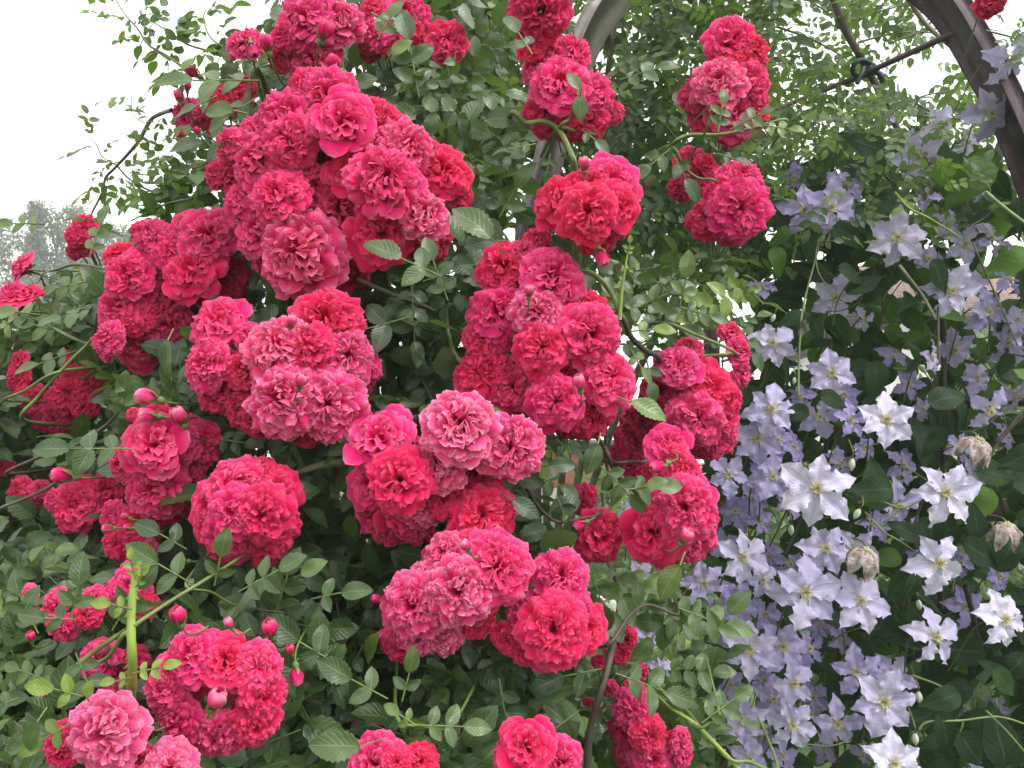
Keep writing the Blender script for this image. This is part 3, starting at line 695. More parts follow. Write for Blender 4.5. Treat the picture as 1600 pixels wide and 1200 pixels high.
RC('tall central column of roses right of the dark leafy gap, pale tipped', .84, [
    (784, 412, 42, 'r', -.4, .3), (869, 425, 48, 'p', .3, .3, -.02), (772, 482, 46, 'p', -.4, 0, -.01), (840, 484, 36, 'f', 0, .1, -.03), (838, 368, 22, 'r', 0, .5, .01), (846, 541, 38, 'r', -.1, -.1, -.04), (922, 482, 40, 'r', .4, .3), (930, 522, 48, 'p', .3, 0, -.03), (956, 588, 43, 'p', .4, -.1, -.03), (867, 627, 40, 'p', -.1, -.1, -.045), (928, 655, 40, 'r', .3, -.4, -.01), (748, 580, 42, 'r', -.3, .1), (800, 605, 38, 'p', -.2, -.1), (895, 672, 26, 'd', 0, -.8), (893, 575, 30, 'd', 0, 0, .02), (795, 525, 28, 'd', -.3, -.3, .02), (880, 520, 26, 'd', 0, 0, .02), (812, 445, 26, 'r', 0, 0, .0), (815, 385, 20, 'p', 0, .5), (790, 645, 20, 'd', -.2, -.7), (915, 620, 24, 'd')], [(905, 598, 12, 'w', 100, -.04), (826, 455, 9, 'w', 90, -.03)], bulge=.6)
RC('dense dome of small ruffled roses bordering the clematis at its right', .93, [(1063, 567, 33, 'p', 0, .3, -.02), (1118, 605, 42, 'r', .2, .2), (1030, 610, 34, 'd', -.4, 0), (1092, 655, 42, 'p', 0, -.1, -.02), (1137, 655, 30, 'p', .6, 0), (1130, 690, 34, 'p', .4, -.4), (1098, 705, 22, 'd', 0, -.7), (1150, 622, 20, 'r', .8, 0), (1050, 640, 28, 'd', -.2, -.2, .01), (1062, 625, 24, 'd'), (1000, 660, 30, 'd', -.5, -.3, .03), (1075, 537, 20, 'd', 0, .7, .02), (1085, 590, 24, 'r')])
RC('pink roses stacked in side view at the right rim of the ruffled dome', .98, [(1148, 516, 22, 'p', .9, .6), (1163, 548, 24, 'p', .9, .2), (1166, 582, 20, 'p', .9, -.1)])
RC('curved cluster of bright pink roses at centre right, round bud on its left', .84, [(1048, 692, 34, 'p', -.1, .5), (1064, 728, 30, 'r', .1, .3), (1092, 765, 36, 'p', .4, .3), (1072, 792, 44, 'p', .1, .1, -.03), (1110, 812, 28, 'p', .7, -.1), (1020, 836, 44, 'r', -.3, -.1, -.02), (1066, 866, 30, 'r', .1, -.6), (1095, 852, 36, 'p', .4, -.5), (1015, 865, 24, 'd', -.2, -.8), (1070, 835, 28, 'd'), (1045, 715, 22, 'r', -.5, 0), (1048, 815, 24, 'r')], [(1029, 728, 13, 'p', 195, -.03), (1072, 838, 12, 'w', 60, -.04)])
RC('scarlet rose tilted right with a small bud at its left, in the central gap', .86, [(946, 840, 40, 'r', .45, -.05), (905, 780, 24, 'd', -1.0, .1, .03)], [(906, 820, 10, 'p', 200)])
RC('dark red roses in shade behind the bud at centre right', 1.0, [(996, 692, 30, 'd'), (1000, 655, 26, 'd'), (985, 725, 20, 'd'), (1010, 745, 16, 'r'), (960, 715, 14, 'd')])
RC('roses in front of the arch near the top, a curled leaf hanging before them', .94, [(878, 122, 44, 'p', -.1, .1, -.02), (845, 92, 32, 'p', -.4, .3), (897, 72, 30, 'p', .2, .5), (938, 138, 34, 'p', .5, .1), (856, 168, 38, 'd', -.3, -.3), (922, 188, 30, 'r', .3, -.6), (900, 160, 28, 'r'), (885, 205, 20, 'd', 0, -.9), (958, 182, 9, 'd', .6, 0)])
RC('shaded red rose hanging from the top edge just left of the arch', .92, [(845, 18, 44, 'd', 0, -.5, -.02), (810, 10, 24, 'p', -.5, 0), (828, 62, 24, 'r', -.2, .1, .02), (855, 70, 20, 'r', 0, 0, .03)])
RC('compact cluster of vivid red roses in front of the arch, right of upper centre', .83, [(876, 297, 42, 'r', -.3, .4), (962, 278, 44, 'p', .3, .3), (862, 325, 32, 'r', -.6, 0), (920, 328, 42, 'r', 0, 0, -.035), (972, 322, 34, 'r', .6, 0, -.01), (935, 367, 34, 'd', .1, -.7), (890, 350, 26, 'd', -.3, -.5), (968, 352, 24, 'd', .4, -.5), (925, 280, 22, 'r')], [(940, 402, 13, 'p', -70, .02), (912, 256, 10, 'w', 100, .01)])
RC('stacked cluster of carmine roses at the upper right against small leaves', 1.1, [(1150, 58, 36, 'p', 0, .3, -.01), (1186, 75, 26, 'r', .6, .1), (1126, 118, 34, 'f', -.1, .2, -.03), (1180, 122, 30, 'p', .3, .2, -.01), (1088, 135, 28, 'd', -.7, .1), (1108, 166, 30, 'd', -.4, -.2), (1155, 172, 34, 'p', .2, -.1, -.01), (1146, 207, 20, 'd', .1, -.8), (1190, 172, 22, 'r', .6, -.2), (1168, 95, 24, 'r', .3, 0), (1180, 100, 20, 'd'), (1140, 85, 24, 'd')])
RC('dark crimson roses in shade between the two upper right clusters', 1.2, [(1078, 245, 22, 'd'), (1092, 272, 26, 'd'), (1062, 292, 18, 'd'), (1108, 255, 16, 'r')], [(1135, 232, 7, 'g', 120)])
RC('rounded cluster of carmine roses under the stacked one at upper right', 1.05, [(1162, 268, 30, 'p', .1, .5), (1158, 322, 38, 'p', 0, .05, -.03), (1102, 340, 27, 'r', -.5, -.1), (1187, 300, 24, 'p', .6, .1), (1150, 362, 26, 'd', 0, -.8), (1185, 338, 24, 'r', .6, -.3), (1130, 295, 24, 'r', -.4, .3)])
RC('deep pink petals of a rose hanging at the top right corner outside the arch', 1.2, [(1553, 2, 20, 'd', 0, -.9)])
RC('wreath of crimson roses around a pale bud at the lower left', .64, [
    (290, 1022, 44, 'p', -.3, .6), (352, 1028, 40, 'r', .1, .6), (400, 1042, 38, 'p', .5, .5), (416, 1092, 36, 'r', .8, 0), (400, 1140, 38, 'r', .5, -.4), (335, 1158, 38, 'p', 0, -.5), (268, 1134, 40, 'p', -.5, -.3), (248, 1075, 34, 'p', -.7, .2), (300, 1065, 26, 'r', -.2, .3, .03), (360, 1065, 24, 'r', .2, .3, .03), (378, 1112, 18, 'r', .3, 0, .03), (290, 1100, 18, 'd', -.2, -.1, .04)], [(338, 1092, 19, 'w', 60, -.01), (226, 1122, 11, 'g', 110), (279, 962, 14, 'p', 100), (358, 974, 9, 'w', 110)], bulge=.45)
RC('big pale pink rose at the lower left beside the hanging green leaf', .60, [(155, 1148, 54, 'w', 0, .2, -.02), (82, 1165, 34, 'd', -.6, 0), (262, 1200, 40, 'w', .2, .6, -.01), (215, 1190, 22, 'd')])
RC('broken group of pink roses behind the thick young stem at the lower left', .78, [(76, 950, 26, 'p', -.5, .2), (88, 985, 24, 'p', -.4, -.3), (148, 936, 20, 'p', .1, .5), (200, 915, 30, 'p', 0, .2), (150, 1030, 28, 'p', .1, .2), (170, 1062, 26, 'd', .1, -.4), (190, 1088, 26, 'p', .4, -.3), (75, 1075, 18, 'p', -.4, .1), (40, 930, 16, 'w', -.6, 0), (130, 960, 22, 'r'), (205, 1040, 24, 'd'), (95, 1090, 14, 'r'), (225, 945, 20, 'r')], [(162, 1016, 12, 'w', 90), (48, 995, 8, 'p', 90)])
RC('pink rose buds on short stalks beside the wreath of roses', .70, [], [(422, 982, 14, 'p', 100), (454, 1015, 8, 'p', 100), (463, 1056, 13, 'p', -80)], cat='rose buds')
RC('single pink rosebud left of the hanging faded cluster', .80, [], [(589, 937, 9, 'p', 150)], cat='rosebud')
RC('single pink rosebud under the large round ball of roses', .80, [], [(283, 876, 9, 'p', 170)], cat='rosebud')
RC('pink and red roses cut by the bottom edge, left of centre', .64, [(582, 1192, 44, 'p', -.1, .6), (658, 1188, 28, 'r', .3, .7), (620, 1190, 24, 'r', 0, .5)])
RC('pair of roses cut by the bottom edge at centre, red left and pink right', .66, [(820, 1165, 40, 'r', -.3, .5), (878, 1190, 36, 'p', .3, .5), (790, 1185, 26, 'p', -.6, .2)])
RC('shaded cluster of roses right of the brown cane at the bottom', .92, [(990, 1110, 28, 'p', 0, .3), (972, 1142, 26, 'd', -.5, 0), (1020, 1150, 28, 'r', .3, 0), (1022, 1188, 34, 'p', 0, -.1), (1070, 1160, 20, 'p', .8, 0), (1075, 1185, 18, 'p', .8, -.2), (980, 1180, 24, 'd'), (990, 1080, 18, 'd')])
RC('small red roses half hidden behind the brown cane at the lower centre', 1.0, [(978, 1000, 20, 'r'), (974, 1020, 18, 'r'), (950, 1012, 8, 'r'), (952, 1080, 14, 'p'), (935, 1035, 10, 'r'), (918, 1100, 8, 'r'), (1005, 1055, 14, 'p')])
BLA = np.array(BL)

# ------------------------------------------------------------------ climbing rose: canes, leaf sprays, foliage
rose = tag(empty('climbing_rose', Vector((-.05, 1.15, 0))), 'large climbing rose bush with glossy dark leaves filling the left half', 'climbing rose')
RO = rose.location
def W(pts): return [P(*p) - RO for p in pts]
def cane(pts, r, mat='stem', name='cane', thorns=0, parent=None, org=None, k=8):
    parent = parent or rose; org = org if org is not None else RO
    pp = [P(*p) - org for p in pts]
    if parent is rose and name == 'cane' and mat != 'youngstem':      # both ends run back into the bush
        pp = [pp[0] + (pp[0] - pp[1]).normalized() * .02 - TOCAM * .12] + pp + [pp[-1] + (pp[-1] - pp[-2]).normalized() * .02 - TOCAM * .12]
    path = smooth_path(pp, 6)
    n = len(path); rad = [r[0] + (r[1] - r[0]) * i / (n - 1) for i in range(n)]
    V, Q = tube_arrays(path, rad, k, 0, .15)
    for _ in range(thorns):
        i = random.randrange(1, n - 1); t = (path[i + 1] - path[i]).normalized()
        sd = (t.cross(TOCAM) * random.choice((1, -1)) + TOCAM * random.uniform(-.2, .6)).normalized(); b = len(V); rr = rad[i]
        base = path[i] + sd * rr * .6
        for q in (base + t * rr * .9, base - t * rr * .9, base + t.cross(sd) * rr * .4, base - t.cross(sd) * rr * .4, base + sd * max(.0028, rr * 1.3) - t * rr * .6): V.append(tuple(q))
        Q += [(b, b + 2, b + 4, b + 4), (b + 2, b + 1, b + 4, b + 4), (b + 1, b + 3, b + 4, b + 4), (b + 3, b, b + 4, b + 4)]
    V = np.array(V); me = bpy.data.meshes.new(name)
    me.from_pydata([tuple(v) for v in V], [], [tuple(dict.fromkeys(q)) for q in Q]); me.polygons.foreach_set('use_smooth', [True] * len(me.polygons)); me.update()
    return link(name, me, M[mat], parent)

cane([(200, 1170, .74), (204, 1100, .64), (207, 1040, .60), (205, 960, .60), (213, 890, .61)], (.0042, .0028), 'youngstem', thorns=30)
cane([(120, 1040, .68), (165, 1030, .66), (195, 990, .64), (250, 950, .66), (330, 900, .7)], (.0022, .0014), 'stem', thorns=6)
cane([(967, 922, .93), (963, 980, .84), (945, 1060, .77), (922, 1140, .77), (914, 1230, .78)], (.0028, .0042), 'darkcane')
cane([(945, 1010, .77), (985, 960, .80), (1015, 945, .82), (1060, 960, .84)], (.0024, .0012), 'darkcane')
cane([(1025, 1085, .80), (1050, 1108, .74), (1085, 1130, .71), (1130, 1175, .70), (1180, 1230, .69)], (.0012, .0021), 'youngstem', thorns=5)
cane([(1080, 1130, .71), (1110, 1130, .70), (1125, 1122, .70)], (.0018, .001), 'stem')
cane([(1130, 1178, .70), (1170, 1190, .7), (1215, 1200, .7)], (.002, .0012), 'stem')
cane([(698, 480, .92), (700, 520, .9), (712, 556, .88), (735, 575, .88)], (.0022, .0034), 'stem', thorns=3)
cane([(560, 437, .9), (600, 455, .92), (660, 478, .95), (700, 500, .98)], (.0022, .004), 'cane')
cane([(445, 745, .84), (500, 728, .85), (560, 715, .86)], (.003, .0045), 'cane', thorns=4)
cane([(800, 176, .96), (822, 192, .95), (850, 190, .94), (872, 202, .94), (888, 230, .93), (898, 262, .92)], (.003, .0035), 'stem', thorns=4)
cane([(872, 202, .94), (890, 185, .93), (900, 160, .92)], (.0022, .0014), 'stem')
cane([(872, 202, .94), (905, 208, .96), (930, 222, 1.0)], (.0022, .0014), 'stem')
cane([(690, 330, 1.5), (705, 260, 1.5), (716, 190, 1.5), (730, 120, 1.45), (745, 60, 1.4), (757, -10, 1.35)], (.011, .006), 'cane', thorns=6)
cane([(672, 205, 1.6), (700, 165, 1.62), (730, 140, 1.6)], (.010, .008), 'cane')
cane([(757, 20, 1.35), (775, 15, 1.33), (800, 22, 1.3)], (.004, .002), 'stem', thorns=2)
cane([(1048, 228, 1.05), (1075, 212, 1.04), (1130, 210, 1.02), (1185, 198, 1.0), (1230, 188, 1.0)], (.003, .0018), 'stem', thorns=4)
cane([(1048, 228, 1.05), (1068, 260, 1.05), (1090, 278, 1.06), (1120, 285, 1.06)], (.0022, .0016), 'stem')
cane([(1100, 210, 1.02), (1108, 185, 1.0), (1112, 165, 1.0)], (.0016, .001), 'stem')
cane([(968, 500, .86), (972, 450, .86), (980, 398, .86)], (.0024, .0012), 'youngstem')
cane([(968, 490, .87), (985, 525, .88), (1005, 545, .89), (1030, 560, .9)], (.0028, .0034), 'darkcane')
cane([(918, 425, .9), (950, 450, .88), (968, 495, .87)], (.003, .003), 'stem')
cane([(1040, 505, .92), (1080, 520, .93), (1150, 552, .96)], (.002, .0018), 'stem')
cane([(1055, 552, .95), (1100, 556, .96), (1145, 553, .97)], (.002, .0024), 'stem', thorns=2)
cane([(840, 790, .84), (870, 815, .84), (910, 810, .85), (940, 800, .87)], (.0020, .0016), 'darkcane', thorns=2)
cane([(945, 700, .86), (960, 735, .86), (1000, 775, .86), (1020, 795, .87)], (.0026, .002), 'darkcane')
cane([(945, 650, .87), (947, 720, .87), (955, 760, .88)], (.0024, .002), 'darkcane')
cane([(1010, 720, .84), (985, 722, .85), (950, 722, .87)], (.0016, .0022), 'darkcane')
cane([(35, 655, 1.0), (60, 620, .99), (95, 580, .98), (130, 545, .98), (160, 525, .98)], (.0026, .0016), 'stem')
cane([(95, 580, .98), (40, 610, 1.0), (10, 625, 1.02)], (.0022, .0014), 'stem')
cane([(10, 740, .95), (60, 715, .94), (110, 700, .93), (165, 665, .93), (210, 625, .94)], (.0022, .0018), 'darkcane')
cane([(0, 795, 1.0), (60, 770, .98), (120, 735, .97), (170, 712, .96)], (.0022, .0016), 'cane')
cane([(40, 422, 1.2), (80, 423, 1.19), (125, 413, 1.18), (200, 430, 1.1)], (.0012, .0026), 'cane')
cane([(80, 423, 1.19), (60, 440, 1.18), (45, 450, 1.16)], (.0012, .0012), 'stem')
cane([(35, 487, 1.1), (75, 508, 1.08), (130, 535, 1.05), (190, 545, 1.05)], (.0014, .0028), 'stem')
cane([(705, 1133, .68), (660, 1134, .68), (620, 1120, .69)], (.0013, .0018), 'stem')
cane([(290, 912, .74), (330, 925, .75), (380, 945, .78)], (.0011, .0013), 'stem', thorns=2)
# long canes hidden inside the bush, rooted in the ground
for k in range(9):
    x0 = random.uniform(300, 760); x1 = max(300, x0 + random.uniform(-200, 100))
    cane([(x0, 2300, 1.15), (x0, 1500, 1.15), ((x0 + x1) / 2, 900, 1.12), (x1, random.uniform(150, 500), 1.05)], (.011, .003), 'cane', thorns=4)

SPR = []
def spray(x, y, ang, Lpx, n, d, tone=.0, rnd=None, away=.0, zup=.55, parent=None, name='leaf_spray', mat='leaf', T=None, lst=None):
    """one pinnate leaf of the rose, hung at a point of the bush"""
    parent = parent or rose; org = parent.location
    X = RIGHT * math.cos(R_(ang)) + UPV * math.sin(R_(ang)) + TOCAM * (-away + random.uniform(-.15, .3))
    Z = TOCAM * 1.0 + UPV * zup + RIGHT * random.uniform(-.35, .35) + Vector([random.gauss(0, .12) for _ in range(3)])
    L = Lpx * d / F
    if n == 1:
        ps, xs, zs, sc, path = [P(x, y, d)], [X], [Z], [L], [P(x, y, d) - X.normalized() * L * .35 - TOCAM * L * .3, P(x, y, d)]
    else: ps, xs, zs, sc, path = compound(P(x, y, d), X, Z, L, n, jit=.10)
    rn = rng.uniform(.2, .9) if rnd is None else rnd
    V, Q, A = leaves_mesh('s', vv(ps) - np.array(org), vv(xs), vv(zs), np.array(sc), np.clip(rng.normal(rn, .12, len(ps)), 0, 1), np.clip(rng.normal(tone, .04, len(ps)), 0, 1), T or T_ROSE)
    v2, q2 = tube_arrays([p - org for p in path], [.0011 * d] * len(path), 5, len(V))
    V2 = np.concatenate([V, np.array(v2)]); Q2 = np.concatenate([Q, np.array(q2)]); A2 = np.concatenate([A, np.tile([.5, .5, .5, tone], (len(v2), 1))])
    mi = [0] * len(Q) + [1] * len(q2)
    o = link(name, mesh_np(name, V2, Q2, {'lc': A2}, mi=mi), [M[mat], M['stem']], parent)
    for p in ps: 
        q = px_of([p]); SPR.append((q[0][0], q[1][0], Lpx * .5, d))
    return o

for a in [
    (405, 126, 183, 56, 5, .93, .1, .6), (364, 172, 176, 52, 1, .90, .15, .7), (398, 155, 215, 40, 3, .95, .05), (340, 150, 200, 34, 3, 1.0, .05),
    (655, 152, 100, 52, 5, .98, 0, .7), (700, 150, 130, 44, 3, 1.0, .1), (612, 85, 35, 38, 1, .97, .5, .9), (590, 62, 60, 34, 3, .98, .3), (580, 20, -30, 34, 3, 1.0, .1),
    (768, 372, 137, 82, 1, .80, .08, .8), (775, 376, 186, 52, 1, .82, 0, .2), (780, 340, 60, 46, 3, .95, 0, .8), (735, 250, 20, 52, 5, 1.05, 0, .7),
    (638, 496, 196, 74, 3, .86, 0, .25), (690, 432, 155, 62, 3, .80, .03, .7), (700, 470, 110, 40, 5, .82, 0, .5), (640, 560, -60, 50, 5, .92, 0, .2), (660, 440, 20, 50, 5, .90, 0, .4),
    (205, 701, 178, 52, 5, .82, 0, .6), (335, 686, -4, 30, 5, .90, 0, .4), (262, 532, -95, 56, 1, .76, 0, .5), (292, 858, 150, 44, 3, .80, 0, .3), (170, 640, 10, 40, 3, .95, 0, .2),
    (470, 898, 32, 46, 1, .70, .18, .8), (300, 912, 150, 56, 3, .70, .08, .75), (335, 915, 75, 44, 3, .70, .05, .7), (372, 925, 30, 44, 5, .69, .02, .5),
    (112, 968, 80, 48, 3, .60, .02, .65), (118, 968, 175, 42, 3, .60, 0, .5), (175, 985, 60, 42, 5, .61, 0, .5), (118, 1020, -60, 42, 5, .63, 0, .5), (60, 990, 120, 40, 5, .7, 0, .6),
    (72, 1062, 160, 27, 5, .62, .12, .8), (30, 1090, 200, 34, 5, .70, 0, .5), (130, 1088, 160, 40, 3, .55, .75, .8), (136, 1090, 75, 30, 1, .55, .85, .9), (110, 1130, 210, 40, 3, .57, .45, .8), (58, 1128, -110, 50, 1, .56, .05, .7),
    (208, 1052, 12, 26, 5, .585, .8, .9), (206, 952, 165, 30, 3, .585, .75, .9), (212, 918, 60, 20, 3, .60, .8, .9), (212, 905, 100, 18, 5, .60, 1.0, 1.0), (208, 1058, 190, 24, 3, .59, .7, .9),
    (430, 960, 70, 42, 5, .72, .03, .6), (486, 936, 15, 46, 3, .72, .02, .6), (524, 1036, 150, 60, 3, .70, .03, .5), (606, 1092, 152, 58, 3, .68, .08, .7), (628, 1096, 75, 40, 3, .69, .03, .6),
    (652, 1133, -3, 42, 5, .66, .10, .75), (562, 1166, 174, 80, 1, .64, .10, .7), (650, 1133, 150, 28, 3, .65, .42, .9), (470, 1140, 200, 46, 3, .70, 0, .3), (780, 1060, -80, 46, 5, .74, 0, .3), (460, 1100, 100, 42, 3, .72, 0, .4),
    (962, 1052, -22, 52, 5, .73, .05, .6), (940, 1045, 190, 54, 3, .76, 0, .2), (905, 1110, 215, 56, 3, .74, 0, .3), (1096, 1130, 35, 36, 5, .69, .08, .7), (1110, 1000, 60, 46, 3, .80, .12, .8), (1060, 950, -20, 46, 5, .82, .1, .8),
    (1062, 884, -125, 62, 1, .78, .35, .9), (986, 628, -22, 62, 1, .76, .25, .9), (938, 728, -45, 38, 5, .79, .02, .5), (978, 765, 5, 44, 3, .79, .12, .8), (1010, 760, 20, 36, 1, .78, .2, .8), (858, 728, 5, 44, 1, .79, 0, .05), (934, 694, -112, 50, 1, .80, 0, .5),
    (800, 782, -28, 52, 1, .77, 0, .05), (842, 745, -20, 32, 3, .82, 0, .4), (870, 775, -70, 36, 3, .84, 0, .2), (925, 900, -70, 46, 3, .80, .05, .4), (905, 140, 118, 36, 1, .86, .15, .6), (905, 150, -85, 40, 1, .86, 0, .9), (832, 85, 120, 40, 3, .88, .02, .5),
    (838, 225, 190, 26, 5, .92, .02, .5), (860, 240, -100, 24, 3, .94, 0, .4), (905, 200, -40, 30, 3, .95, .1, .6),
    (968, 125, 15, 34, 5, 1.15, 0, .85), (1122, 206, 80, 26, 5, .98, .12, .6), (1140, 203, 28, 22, 7, .97, .05, .7), (1190, 196, -10, 24, 5, .98, .4, .9), (1048, 232, -140, 40, 3, 1.03, 0, .6), (1050, 240, -60, 40, 3, 1.03, 0, .4), (1120, 240, -20, 26, 3, 1.02, 0, .6),
    (1062, 478, 78, 40, 3, .90, .3, .8), (1062, 480, -15, 30, 5, .93, .05, .8), (982, 518, 5, 34, 3, .88, .6, .9), (1000, 478, 25, 44, 3, .91, .1, .7), (985, 545, -60, 30, 3, .86, .3, .7), (1010, 560, -80, 34, 3, .88, 0, .5),
    (980, 402, 80, 13, 5, .86, .8, .9), (978, 425, 40, 12, 3, .86, .8, .9), (64, 492, 172, 40, 3, 1.08, .3, .8), (135, 440, 190, 30, 5, 1.15, .15, .8), (140, 402, 78, 32, 5, 1.05, .2, .8), (112, 522, 165, 34, 5, 1.08, .1, .7), (120, 548, 200, 34, 5, 1.05, .1, .8), (70, 350, 180, 26, 5, 1.3, .3, .8)]:
    spray(*a)

# twigs reaching out against the sky at the upper left, one thing of their own plant: parts of the rose
def twig(pts, r, leaves, L, d):
    leaves = int(leaves * 1.5)
    c = cane(pts, r, 'cane', 'twig', k=6)
    path = smooth_path([P(*p) for p in pts], 10); ps = []; xs = []; zs = []; sc = []; tn = []
    for k in range(leaves):
        i = int((k + .7) / leaves * (len(path) - 1)); t = (path[min(i + 1, len(path) - 1)] - path[max(0, i - 1)]).normalized()
        sd = t.cross(TOCAM) * (1 if k % 2 else -1)
        X = t * random.uniform(.2, .9) + sd + Vector([random.gauss(0, .25) for _ in range(3)])
        a, b, c_, s_, pp = compound(path[i], X, Vector((random.gauss(0, .4), -.5, 1)), L * 1.25 * d / F * random.uniform(.75, 1.2), random.choice((5, 5, 7)), jit=.22)
        ps += a; xs += b; zs += c_; sc += s_; tn += [random.choice((.1, .3, .5))] * len(a)
    V, Q, A = leaves_mesh('t', vv(ps) - np.array(RO), vv(xs), vv(zs), np.array(sc), rng.uniform(.4, 1, len(ps)), np.array(tn), T_FAR)
    o = link('leaf', mesh_np('leaf', V, Q, {'lc': A}), M['leaf_far'], c); o.name = 'foliage'
d = 1.15
twig([(268, 172, 1.05), (238, 185, 1.1), (220, 215, 1.12), (205, 235, 1.15), (180, 262, 1.18), (165, 278, 1.2), (160, 300, 1.2), (145, 330, 1.2), (138, 345, 1.2)], (.0030, .0012), 8, 17, 1.15)
twig([(182, 258, 1.18), (200, 278, 1.18), (230, 296, 1.16), (275, 310, 1.1)], (.0012, .0018), 7, 16, 1.15)
twig([(182, 258, 1.18), (160, 245, 1.2), (150, 225, 1.22), (140, 215, 1.22)], (.0012, .0007), 3, 15, 1.15)
twig([(290, 108, 1.05), (262, 88, 1.08), (232, 70, 1.1), (215, 45, 1.12), (195, 22, 1.15), (178, -5, 1.16)], (.0022, .0009), 6, 18, 1.15)
twig([(320, 78, 1.05), (290, 68, 1.08), (262, 48, 1.1), (240, 35, 1.12), (218, 20, 1.13)], (.0016, .0006), 6, 19, 1.15)
twig([(360, 80, 1.05), (330, 60, 1.05), (318, 30, 1.08), (322, 15, 1.1)], (.0014, .0008), 4, 20, 1.15)
twig([(275, 250, 1.05), (262, 275, 1.08), (255, 295, 1.1), (222, 300, 1.12)], (.0014, .0008), 5, 17, 1.1)
twig([(300, 310, 1.0), (262, 318, 1.05), (235, 330, 1.06), (205, 345, 1.08)], (.0016, .0010), 6, 20, 1.1)
twig([(240, 190, 1.08), (222, 190, 1.09), (207, 178, 1.1), (205, 150, 1.1)], (.0009, .0006), 2, 18, 1.1)
twig([(330, 250, 1.0), (300, 262, 1.02), (280, 240, 1.03), (266, 228, 1.04)], (.0012, .0007), 3, 22, 1.02)

SPA = np.array(SPR)
def front_depth(x, y):
    dd = (BLA[:, 0] - x) ** 2 + (BLA[:, 1] - y) ** 2 + 900; w_ = dd ** -1.5
    return float((BLA[:, 3] * w_).sum() / w_.sum())
ARCHPX = [(826, 420), (840, 330), (863, 230), (895, 120), (945, 15), (960, -20)]
def near_arch(x, y, m):
    for (x0, y0), (x1, y1) in zip(ARCHPX, ARCHPX[1:]):
        t = max(0, min(1, ((x - x0) * (x1 - x0) + (y - y0) * (y1 - y0)) / ((x1 - x0) ** 2 + (y1 - y0) ** 2)))
        if math.hypot(x - x0 - t * (x1 - x0), y - y0 - t * (y1 - y0)) < m: return True
    return False
def clear_of_blooms(x, y, d, reach, k=.75):
    dx = np.hypot(BLA[:, 0] - x, BLA[:, 1] - y)
    if ((dx < BLA[:, 2] * k + reach) & (d < BLA[:, 3] + .035)).any(): return False
    dx = np.hypot(SPA[:, 0] - x, SPA[:, 1] - y)
    return not ((dx < SPA[:, 2] * .7) & (d < SPA[:, 3] + .01)).any()

def fill(n, box, poly, dfun, L, npair, tonep=.08, T=None, zbias=(0, -.55, .75), spread=.55, holes=(), arch_check=False, rmean=.5, droop=.35, k=.75):
    """many pinnate leaves through a volume of the plant"""
    ps, xs, zs, sc, rn, tn, tw = [], [], [], [], [], [], []
    got = 0; tries = 0
    while got < n and tries < n * 12:
        tries += 1
        x = random.uniform(box[0], box[2]); y = random.uniform(box[1], box[3])
        if not in_poly(x, y, poly): continue
        if any((x - hx_) ** 2 / (rx * rx) + (y - hy_) ** 2 / (ry * ry) < 1 and random.random() < pr for hx_, hy_, rx, ry, pr in holes): continue
        d = dfun(x, y); l = (L[0] + (L[1] - L[0]) * random.random()); lpx = l * F / d
        if not clear_of_blooms(x, y, d, lpx * .9, k): continue
        if arch_check and d < 1.83 and near_arch(x, y, 36 + lpx * .8): continue
        a = random.uniform(0, 2 * PI)
        X = RIGHT * math.cos(a) + UPV * (math.sin(a) * .7 - droop) + Vector((0, -.3 * random.random(), 0))
        Z = Vector(zbias) + Vector([random.gauss(0, spread) for _ in range(3)])
        p_ = P(x, y, d) - X.normalized() * l
        a_, b_, c_, s_, path = compound(p_, X, Z, l, random.choice(npair), jit=.16)
        r = min(1, max(0, random.gauss(rmean, .25))); t = random.uniform(.2, .8) if random.random() < tonep else random.uniform(0, .06)
        ps += a_; xs += b_; zs += c_; sc += s_; rn += [min(1, max(0, r + random.gauss(0, .08))) for _ in a_]; tn += [t] * len(a_); tw.append(path); got += 1
    V, Q, A = leaves_mesh('f', vv(ps), vv(xs), vv(zs), np.array(sc), np.array(rn), np.array(tn), T or T_ROSE_M)
    return V, Q, A, tw[::2]
def join(lst):
    V = []; Q = []; A = []; b = 0
    for v, q, a in lst: V.append(v); Q.append(q + b); A.append(a); b += len(v)
    return np.concatenate(V), np.concatenate(Q), np.concatenate(A)
def rachis_mesh(paths, org, rad=.0011):
    V = []; Q = []
    for p in paths:
        v, q = tube_arrays([x - org for x in p], rad * .6, 4, len(V)); V += v; Q += q
    return V, Q

BUSH = [(-120, 560), (60, 580), (140, 470), (240, 370), (330, 310), (345, 190), (375, 110), (430, 30), (450, -80), (760, -80), (760, 380), (770, 480), (830, 560), (900, 690), (850, 720), (825, 900), (880, 1060), (1000, 1060), (1090, 1120), (1100, 1300), (-120, 1300)]
def dbush(x, y):
    f = front_depth(x, y); return f + .02 + .60 * random.random() ** 1.4
leftlow = [(-120, 560), (130, 540), (150, 700), (170, 900), (60, 1300), (-120, 1300)]
parts = []
v, q, a, t1 = fill(2800, (-100, -60, 1100, 1290), BUSH, dbush, (.026, .044), (5, 5, 7), .08, holes=((860, 760, 70, 60, .9), (880, 850, 60, 30, .8)), rmean=.42)
parts.append((v, q, a))
v, q, a, t2 = fill(420, (-100, 540, 220, 1290), leftlow, lambda x, y: front_depth(x, y) + random.uniform(-.02, .25), (.026, .040), (5, 5, 7), .12, rmean=.7)
parts.append((v, q, a))
v, q, a, t3 = fill(110, (0, 350, 280, 660), [(0, 490), (110, 430), (200, 390), (280, 360), (280, 660), (0, 640)], lambda x, y: front_depth(x, y) + random.uniform(0, .25), (.022, .036), (5, 7), .35, rmean=.8)
parts.append((v, q, a))
